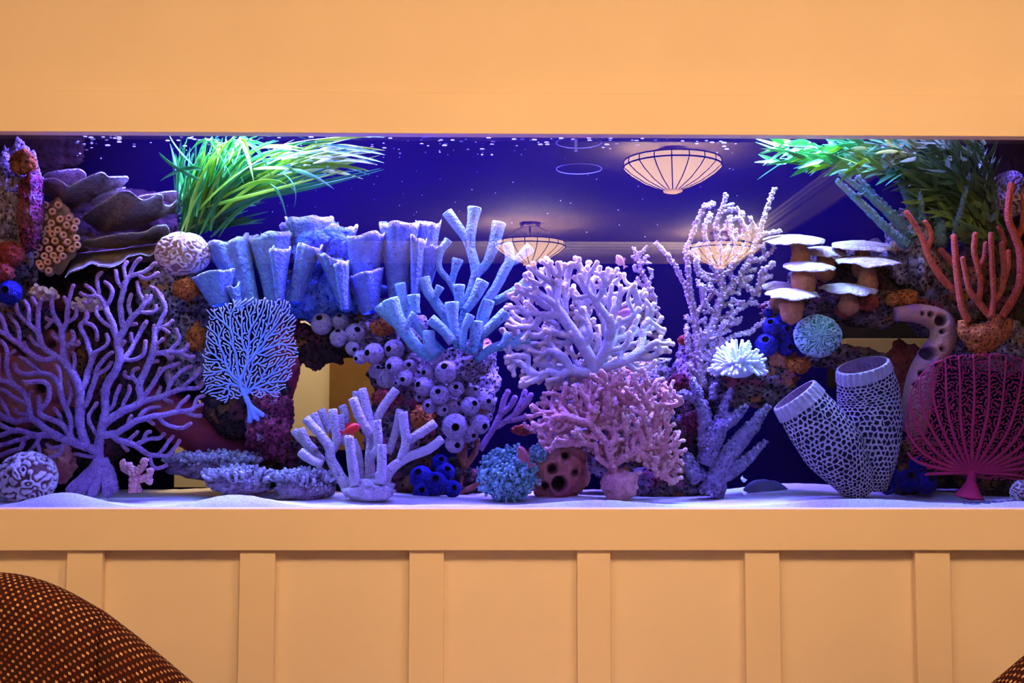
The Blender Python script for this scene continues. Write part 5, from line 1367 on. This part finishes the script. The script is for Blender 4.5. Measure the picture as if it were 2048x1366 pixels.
# ------------------------------------------------------------------ lattice sponges: every mesh of the net is a recessed pit
def lattice(axis, radii, y, nA, nH, rim=0.10, squash=0.8, tilt=(0, 0)):
    """axis: pixels from foot to rim with extra depth; returns the body and the inside of the mouth"""
    body = MB(); inner = MB()
    pw = np.array([P(q[0], q[1], y + (q[2] if len(q) > 2 else 0)) for q in axis]); path = catmull(pw, 16)
    rads = np.interp(np.linspace(0, 1, len(path)), np.linspace(0, 1, len(radii)), np.array(radii, float)) * S(y)
    for _ in range(6): rads[1:-1] = (rads[:-2] + rads[2:] + 2 * rads[1:-1]) / 4
    T = np.gradient(path, axis=0); T /= np.linalg.norm(T, axis=1)[:, None]
    def pt(u, a, off=0.0):
        f = u * (len(path) - 1); i = min(int(f), len(path) - 2); w = f - i
        c = path[i] * (1 - w) + path[i + 1] * w; r = rads[i] * (1 - w) + rads[i + 1] * w; t = T[i] * (1 - w) + T[i + 1] * w
        e1 = np.cross(t, [0, 1, 0]); e1 /= np.linalg.norm(e1); e2 = np.cross(e1, t)
        return c + (e1 * math.cos(a) + e2 * math.sin(a) * squash) * (r + off)
    top = 1 - rim
    # jittered hexagonal cells from a triangular lattice
    hexs = []
    for j in range(nH):
        for i in range(nA):
            hexs.append(((i + 0.5 * (j % 2)) / nA, (j + 0.5) / nH))
    jit = {}
    def vtx(i2, j3):
        key = (i2 % (2 * nA), j3)
        if key not in jit: jit[key] = (random.uniform(-0.38, 0.38), random.uniform(-0.4, 0.4))
        a, b = jit[key]; return ((i2 / 2 + a) / nA * 2 * math.pi, min(top, max(0.0, (j3 / 3 + b * 0.7) / nH * top)))
    h = 2 * math.pi * np.mean(rads) / nA * 0.30
    for j in range(nH):
        for i in range(nA):
            i2 = 2 * i + (j % 2); j3 = 3 * j
            ring = [vtx(i2, j3 - 1), vtx(i2 + 1, j3), vtx(i2 + 1, j3 + 2), vtx(i2, j3 + 3), vtx(i2 - 1, j3 + 2), vtx(i2 - 1, j3)]
            au = sum(q[0] for q in ring) / 6; uu = sum(q[1] for q in ring) / 6
            fr = random.uniform(0.55, 0.80)
            o = [pt(q[1], q[0], 0.0) for q in ring]; m = [pt(uu + (q[1] - uu) * fr, au + (q[0] - au) * fr, h * 0.25) for q in ring]; d = [pt(uu + (q[1] - uu) * fr * 0.8, au + (q[0] - au) * fr * 0.8, -h * 1.3) for q in ring]
            F = []; MI = []
            for q in range(6):
                r = (q + 1) % 6
                F.append((q, r, 6 + r, 6 + q)); MI.append(0); F.append((6 + q, 6 + r, 12 + r, 12 + q)); MI.append(1)
            F.append((12, 13, 14, 15, 16, 17)); MI.append(1)
            body.add(o + m + d, F, MI, 0.3)
    rimm = MB(); n = 208; V = []; F = []
    us = [top - 0.01, top + rim * 0.4, 0.985, 1.0]
    for u in us:
        for i in range(n):
            a = 2 * math.pi * i / n; fl = 0.0020 * math.sin(a * 26) * (1 if u < 0.99 else 0.2)
            V.append(pt(min(u, 1.0), a, fl + 0.0015))
    for i in range(n):
        a = 2 * math.pi * i / n; V.append(pt(1.0, a, -0.003))
    for q in range(len(us)):
        for i in range(n): F.append((q * n + i, q * n + (i + 1) % n, (q + 1) * n + (i + 1) % n, (q + 1) * n + i))
    rimm.add(V, F, 0, 0.0)
    V = []; F = []
    iu = [1.0, 0.9, 0.75, 0.55]
    for u in iu:
        for i in range(n):
            a = 2 * math.pi * i / n; V.append(pt(u, a, -0.003 - 0.0012 * math.sin(a * 32) - (1 - u) * 0.015))
    for q in range(len(iu) - 1):
        for i in range(n): F.append((q * n + i, (q + 1) * n + i, (q + 1) * n + (i + 1) % n, q * n + (i + 1) % n))
    F.append(tuple(range((len(iu) - 1) * n, len(iu) * n)))
    inner.add(V, F)
    return body, rimm, inner
for lab, ax, rad, y, nA, nH, rim in [('lattice barrel sponge leaning left with a wide open mouth', [(1722, 985, 0.02), (1690, 930, 0), (1640, 860, -0.01), (1588, 790, -0.015)], [30, 46, 62, 58, 48], 0.12, 32, 24, 0.10),
                                     ('upright lattice barrel sponge with a purple mouth, right of the leaning one', [(1735, 975, 0.02), (1742, 900, 0), (1738, 800, 0.0), (1725, 730, -0.025)], [38, 50, 63, 62, 51], 0.15, 34, 26, 0.09)]:
    t = thing('barrel_sponge', lab, 'sponge', P(ax[0][0], ax[0][1], y))
    b, r, i = lattice(ax, rad, y, nA, nH, rim)
    stuff(build(b, 'lattice_wall', [M['barrel'], M['barrel_pit']], t, smooth=False)); build(r, 'fluted_rim', M['barrel'], t); build(i, 'inside', M['barrel_in'], t)

# ------------------------------------------------------------------ plants
def leaf(k, pts, w, seed, cup=0.25):
    """a blade along world points; w half width m; folded along its midrib"""
    n = len(pts); T = np.gradient(pts, axis=0); T /= np.linalg.norm(T, axis=1)[:, None] + 1e-9
    rs = np.random.default_rng(seed); side0 = rs.normal(0, 1, 3) * (0.5, 0.7, 1.0); V = []; F = []
    for i in range(n):
        u = i / (n - 1); f = min(1, (u + 0.06) * 4.5) * (1 - u ** 2.2) ** 0.8 if u < 1 else 0.02
        s = side0 - T[i] * np.dot(side0, T[i]); s /= np.linalg.norm(s) + 1e-9; nn = np.cross(T[i], s)
        ww = w * max(0.03, f)
        V += [pts[i] - s * ww + nn * ww * cup, pts[i], pts[i] + s * ww + nn * ww * cup]
    for i in range(n - 1):
        a = i * 3; F += [(a, a + 1, a + 4, a + 3), (a + 1, a + 2, a + 5, a + 4)]
    V2 = [np.array(v) + 0.0004 for v in V]; m = len(V)
    k.add(V + V2, F + [tuple(reversed([q + m for q in f])) for f in F])
def bez(a, b, c, n=9):
    u = np.linspace(0, 1, n)[:, None]; a, b, c = map(np.array, (a, b, c))
    return (1 - u) ** 2 * a + 2 * u * (1 - u) * b + u * u * c
t = thing('strap_leaved_plant', 'green plant with long strap leaves swept to the right under the surface', 'plant', P(375, 470, 0.30))
def strap(a, b, c, y0, y1, w, i, lime=0.3):
    wa, wb, wc = P(*a, y0), P(*b, (y0 + y1) / 2 + random.uniform(-.03, .03)), P(*c, y1)
    k = MB(); leaf(k, bez(wa, wb, wc), w * S(.25), i); build(k, 'leaf', M['leafB'] if random.random() < lime else M['leafA'], t)
i = 0
U = random.uniform
for _ in range(95):                               # the long sweep to the right
    q = random.random(); i += 1
    a = (U(355, 440), U(400, 475)); c = (U(520, 768) if q > 0.25 else U(440, 560), 0); c = (c[0], 272 + (c[0] - 520) * 0.10 + U(0, 55)); b = (a[0] + (c[0] - a[0]) * 0.42, c[1] + U(-5, 60))
    strap(a, b, c, U(.22, .34), U(.14, .32), U(3.2, 5.2), i, 0.35 if c[0] > 600 else 0.2)
for _ in range(60):                               # upright tuft under the lamp
    i += 1; a = (U(355, 420), U(380, 470)); c = (a[0] + U(-25, 90), U(272, 315)); b = ((a[0] + c[0]) / 2 + U(-25, 10), U(320, 380))
    strap(a, b, c, U(.20, .34), U(.14, .32), U(3, 4.5), i, 0.2)
for _ in range(34):                               # blades hanging from the surface tuft
    i += 1; a = (U(395, 500), U(272, 290)); c = (a[0] + U(-70, 70), U(300, 370)); b = ((a[0] + c[0]) / 2 + U(-15, 15), U(272, 300))
    strap(a, b, c, U(.16, .3), U(.14, .3), U(2.5, 4.5), i, 0.35)
for _ in range(34):                               # tips of the sweep
    i += 1; a = (U(500, 640), U(285, 345)); c = (a[0] + U(90, 140), a[1] + U(-25, 25)); c = (min(c[0], 770), max(275, c[1])); b = ((a[0] + c[0]) / 2, min(a[1], c[1]) - U(-4, 14))
    strap(a, b, c, U(.14, .3), U(.14, .3), U(3, 4.5), i, 0.5)
for a, b, c in [((405, 338), (365, 330), (320, 362)), ((385, 330), (350, 300), (338, 270)), ((400, 360), (335, 330), (318, 305)), ((480, 375), (560, 345), (593, 385)), ((540, 368), (560, 380), (572, 432)), ((560, 345), (600, 365), (588, 415)), ((585, 338), (630, 350), (668, 378)), ((440, 470), (490, 400), (560, 385)), ((600, 325), (690, 330), (738, 342)), ((620, 315), (720, 320), (755, 330)), ((640, 300), (720, 312), (768, 326)), ((650, 290), (730, 300), (770, 310)), ((360, 470), (390, 400), (405, 380))]:
    i += 1; strap(a, b, c, .16, .14, 4.6, i, 0.3)
for _ in range(36):                               # dark leaves behind, low down
    i += 1; a = (U(350, 400), U(440, 480)); c = (U(420, 540), U(380, 450)); b = ((a[0] + c[0]) / 2, c[1] + U(0, 20)); strap(a, b, c, .34, U(.32, .38), 4.5, i, 0.0)

t = thing('bamboo_leaved_plant', 'dense bamboo leaved plant hanging from the surface, bright left and shaded right', 'plant', P(1985, 480, 0.28))
stems = []
for a, b, c in [((1985, 470), (1900, 300), (1640, 300)), ((1985, 470), (1920, 290), (1700, 285)), ((1980, 460), (1870, 330), (1620, 325)), ((1990, 470), (1900, 260), (1780, 282)), ((1985, 475), (1930, 340), (1780, 335)), ((1990, 470), (1940, 380), (1850, 400)), ((1990, 475), (1960, 330), (1880, 290)), ((1995, 480), (1985, 380), (1940, 320)), ((1995, 500), (1960, 440), (1900, 430)), ((1990, 520), (1960, 480), (1945, 470)), ((1980, 460), (1860, 300), (1560, 292)), ((1980, 455), (1850, 330), (1600, 300)), ((1995, 500), (1900, 400), (1830, 330)), ((1995, 510), (1960, 400), (1900, 350)), ((2000, 500), (1990, 400), (1960, 300)), ((1990, 490), (1920, 430), (1860, 440)), ((1985, 470), (1890, 300), (1560, 318))]:
    y = U(.20, .30); pts = bez(np.append(a, y + .04), np.append(b, y), np.append(c, y - .04), 22); stems.append(pts)
    k = MB(); tube(k, [P(*q) for q in pts], 1.4 * S(.25), 5, 'round'); build(k, 'stem', M['stem'], t)
cnt = 0; rest = MB(); restC = MB()
for pts in stems * 5:
    for q in range(3, 22):
        if random.random() < 0.30: continue
        p = pts[q] + np.array([U(-14, 14), U(-12, 12), U(-.03, .03)]); T = pts[min(q + 1, 21)] - pts[q - 1]; ang = math.atan2(T[1], T[0]) + U(-0.75, 0.75); L = U(34, 66)
        e = p + np.array([math.cos(ang) * L, math.sin(ang) * L + 3, U(-.05, .03)])
        if e[1] < 272: e[1] = 272 + U(0, 8)
        m = (p + e) / 2 + np.array([U(-3, 3), U(-6, 2), 0]); cnt += 1
        wv = bez(P(*p), P(*m), P(*e), 6)
        shade = p[0] > 1830 or (p[0] > 1760 and p[1] > 350)  # leaves away from the bright cluster take the shaded leaf colour
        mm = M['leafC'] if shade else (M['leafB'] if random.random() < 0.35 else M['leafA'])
        if cnt <= 290:
            k = MB(); leaf(k, wv, U(4.4, 7.2) * S(.25), cnt); build(k, 'leaf', mm, t)
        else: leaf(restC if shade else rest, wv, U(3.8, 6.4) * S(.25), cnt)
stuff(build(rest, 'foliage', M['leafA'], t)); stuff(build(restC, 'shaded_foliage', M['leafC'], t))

# ------------------------------------------------------------------ fish and small things
def fish(px, py, L, ang, y, m, label, slim=0.32):
    c = P(px, py, y); s = S(y); R = L * s / 2
    d = np.array([math.cos(ang), 0.15, math.sin(ang)]); d /= np.linalg.norm(d); up = np.array([-math.sin(ang), 0, math.cos(ang)])
    t = thing('fish', label, 'fish', c - d * R)
    k = MB(); us = np.linspace(-1, 1, 13); pts = [c + d * R * u for u in us]
    V = []; n = 12; sd = np.cross(d, up)
    for u, p in zip(us, pts):
        h = slim * R * 2 * (max(0.02, (1 - abs(u) ** 2.2)) ** 0.75) * (0.75 + 0.25 * u) ; w = h * 0.45
        for q in range(n):
            a = 2 * math.pi * q / n; V.append(p + up * h * math.cos(a) + sd * w * math.sin(a))
    F = [(j * n + q, j * n + (q + 1) % n, (j + 1) * n + (q + 1) % n, (j + 1) * n + q) for j in range(12) for q in range(n)]
    F += [tuple(reversed(range(n))), tuple(range(12 * n, 13 * n))]
    k.add(V, F); build(k, 'body', m, t)
    def fin(name, poly):
        k = MB(); A = [c + d * R * a + up * R * b + sd * 0.0006 for a, b in poly]; B = [q - sd * 0.0012 for q in A]; n = len(A)
        k.add(A + B, [tuple(range(n)), tuple(reversed(range(n, 2 * n)))] + [(q, (q + 1) % n, n + (q + 1) % n, n + q) for q in range(n)]); build(k, name, m, t, smooth=False)
    fin('tail_fin', [(-0.85, 0.08), (-1.35, 0.42), (-1.25, 0.0), (-1.35, -0.42), (-0.85, -0.08)])
    fin('dorsal_fin', [(0.45, slim * 1.7), (0.15, slim * 2.5), (-0.5, slim * 2.0), (-0.7, slim * 1.0)])
    fin('belly_fin', [(0.2, -slim * 1.7), (-0.15, -slim * 2.5), (-0.45, -slim * 1.5)])
    for sg in (-1, 1):
        k = MB(); sphere(k, c + d * R * 0.68 + up * R * slim * 0.35 + sd * sg * R * slim * 0.62, R * 0.07, 8, 6); build(k, 'eye', M['eye'], t)
fish(703, 858, 36, 0.42, 0.055, M['fish_red'], 'small scarlet fish swimming in front of the pale finger sponge')
fish(1241, 521, 28, 2.15, 0.12, M['fish_pink'], 'tiny pink fish above the cream branching coral')
fish(1048, 910, 42, 2.1, 0.07, M['fish_brown'], 'russet fish beside the teal bushy coral, head up', 0.26)
fish(1250, 626, 34, 0.1, 0.12, M['fish_mauve'], 'mauve fish half inside the cream branching coral', 0.36)
for (px, py, r, lab) in [(1485, 955, 8, 'upper of two tiny white snails near the slate grey rock'), (1486, 981, 7, 'lower tiny white snail resting on the sand by the slate grey rock')]:
    t = thing('snail', lab, 'snail', P(px, py + r, 0.12)); k = MB(); s = S(.12); c = P(px, py, 0.12)
    tube(k, [c + np.array([math.cos(a) * (6 - a) * 0.5 * s, -math.sin(a) * (6 - a) * 0.5 * s, (a * 1.6 - 6) * s]) for a in np.linspace(0, 6, 18)], np.linspace(r * 0.55, 0.5, 18) * s, 8, 'round'); build(k, 'shell', M['shell'], t)
    k = MB(); branch(k, [(px, py + r * .8), (px + r, py + r * .6)], 0.12, [2.5, 1.5], 6); build(k, 'foot', M['shell'], t)
M['acrylic_edge'] = mat('acrylic_edge', (0.6, 0.65, 0.8, 1), None, rough=0.2); M['acrylic_edge'].node_tree.nodes['Principled BSDF'].inputs['Alpha'].default_value = 0.3
t = thing('acrylic_cup', 'clear acrylic cup hanging at the surface left of the big mirrored lamp', 'cup', P(1158, 338, 0.12))
c = P(1158, 338, 0.14); s = S(.14); R = 46 * s; H = 54 * s
k = MB(); n = 48
V = [(c[0] + r * math.cos(2 * math.pi * i / n), c[1] + r * math.sin(2 * math.pi * i / n), c[2] + z) for (r, z) in ((R, 0), (R, H), (R - .002, H), (R - .002, 0.002)) for i in range(n)]
F = [(q * n + i, q * n + (i + 1) % n, (q + 1) * n + (i + 1) % n, (q + 1) * n + i) for q in range(3) for i in range(n)]
k.add(V, F); build(k, 'wall', M['acrylic'], t)
for z in (0, H):
    k = MB(); tube(k, [(c[0] + R * math.cos(a), c[1] + R * math.sin(a), c[2] + z) for a in np.linspace(0, 2 * math.pi, 41)], 0.0009, 5, 'flat'); build(k, 'rim', M['acrylic_edge'], t)
k = MB(); q = P(1152, 292, 0.09); k.box((q[0] - .003, q[1] - .004, q[2] - .012), (q[0] + .003, q[1] + .002, q[2] + .014)); build(k, 'clip', M['white_clip'], t, smooth=False)
k = MB()
for _ in range(230):                              # bubbles under the surface and a few drifting specks
    if random.random() < 0.62: px, py, y, r = U(150, 1500), 272 + abs(random.gauss(0, 16)), U(.06, .38), U(0.7, 2.6)
    else: px, py, y, r = U(480, 1500), U(290, 480), U(.06, .38), U(0.5, 1.0)
    p = P(px, py, y); st = 2.2 if py < 300 else 1.0
    sphere(k, p, r * S(y), 7, 5, 0, 0, (st, 1, 0.7))
tag(build(k, 'air_bubbles', M['bubble'], base=P(800, 290, .2)), 'tiny air bubbles and specks floating below the water surface', 'bubbles', kind='stuff')

k = MB()
for _ in range(46):                               # dark flakes lying on the sand at the right end
    p = P(U(1930, 2046), U(1002, 1012), U(.05, .09)); z = sand_z(p[0], p[1]) + 0.001; a = U(0, 3); L, Wd = U(.003, .009), U(.0012, .003)
    pts = [(p[0] + math.cos(a + q) * L * (1 if i % 2 == 0 else 0.5), p[1] + math.sin(a + q) * Wd * 2, z + U(0, .0012)) for i, q in enumerate(np.linspace(0, 6.28, 7)[:-1])]
    k.add(pts + [(x, y, zz - 0.001) for x, y, zz in pts], [tuple(range(6)), tuple(reversed(range(6, 12)))] + [(q, (q + 1) % 6, 6 + (q + 1) % 6, 6 + q) for q in range(6)])
tag(build(k, 'debris', M['slate'], base=P(1990, 1006, 0.07), smooth=False), 'dark flakes of debris strewn on the sand at the right end', 'debris', kind='stuff')
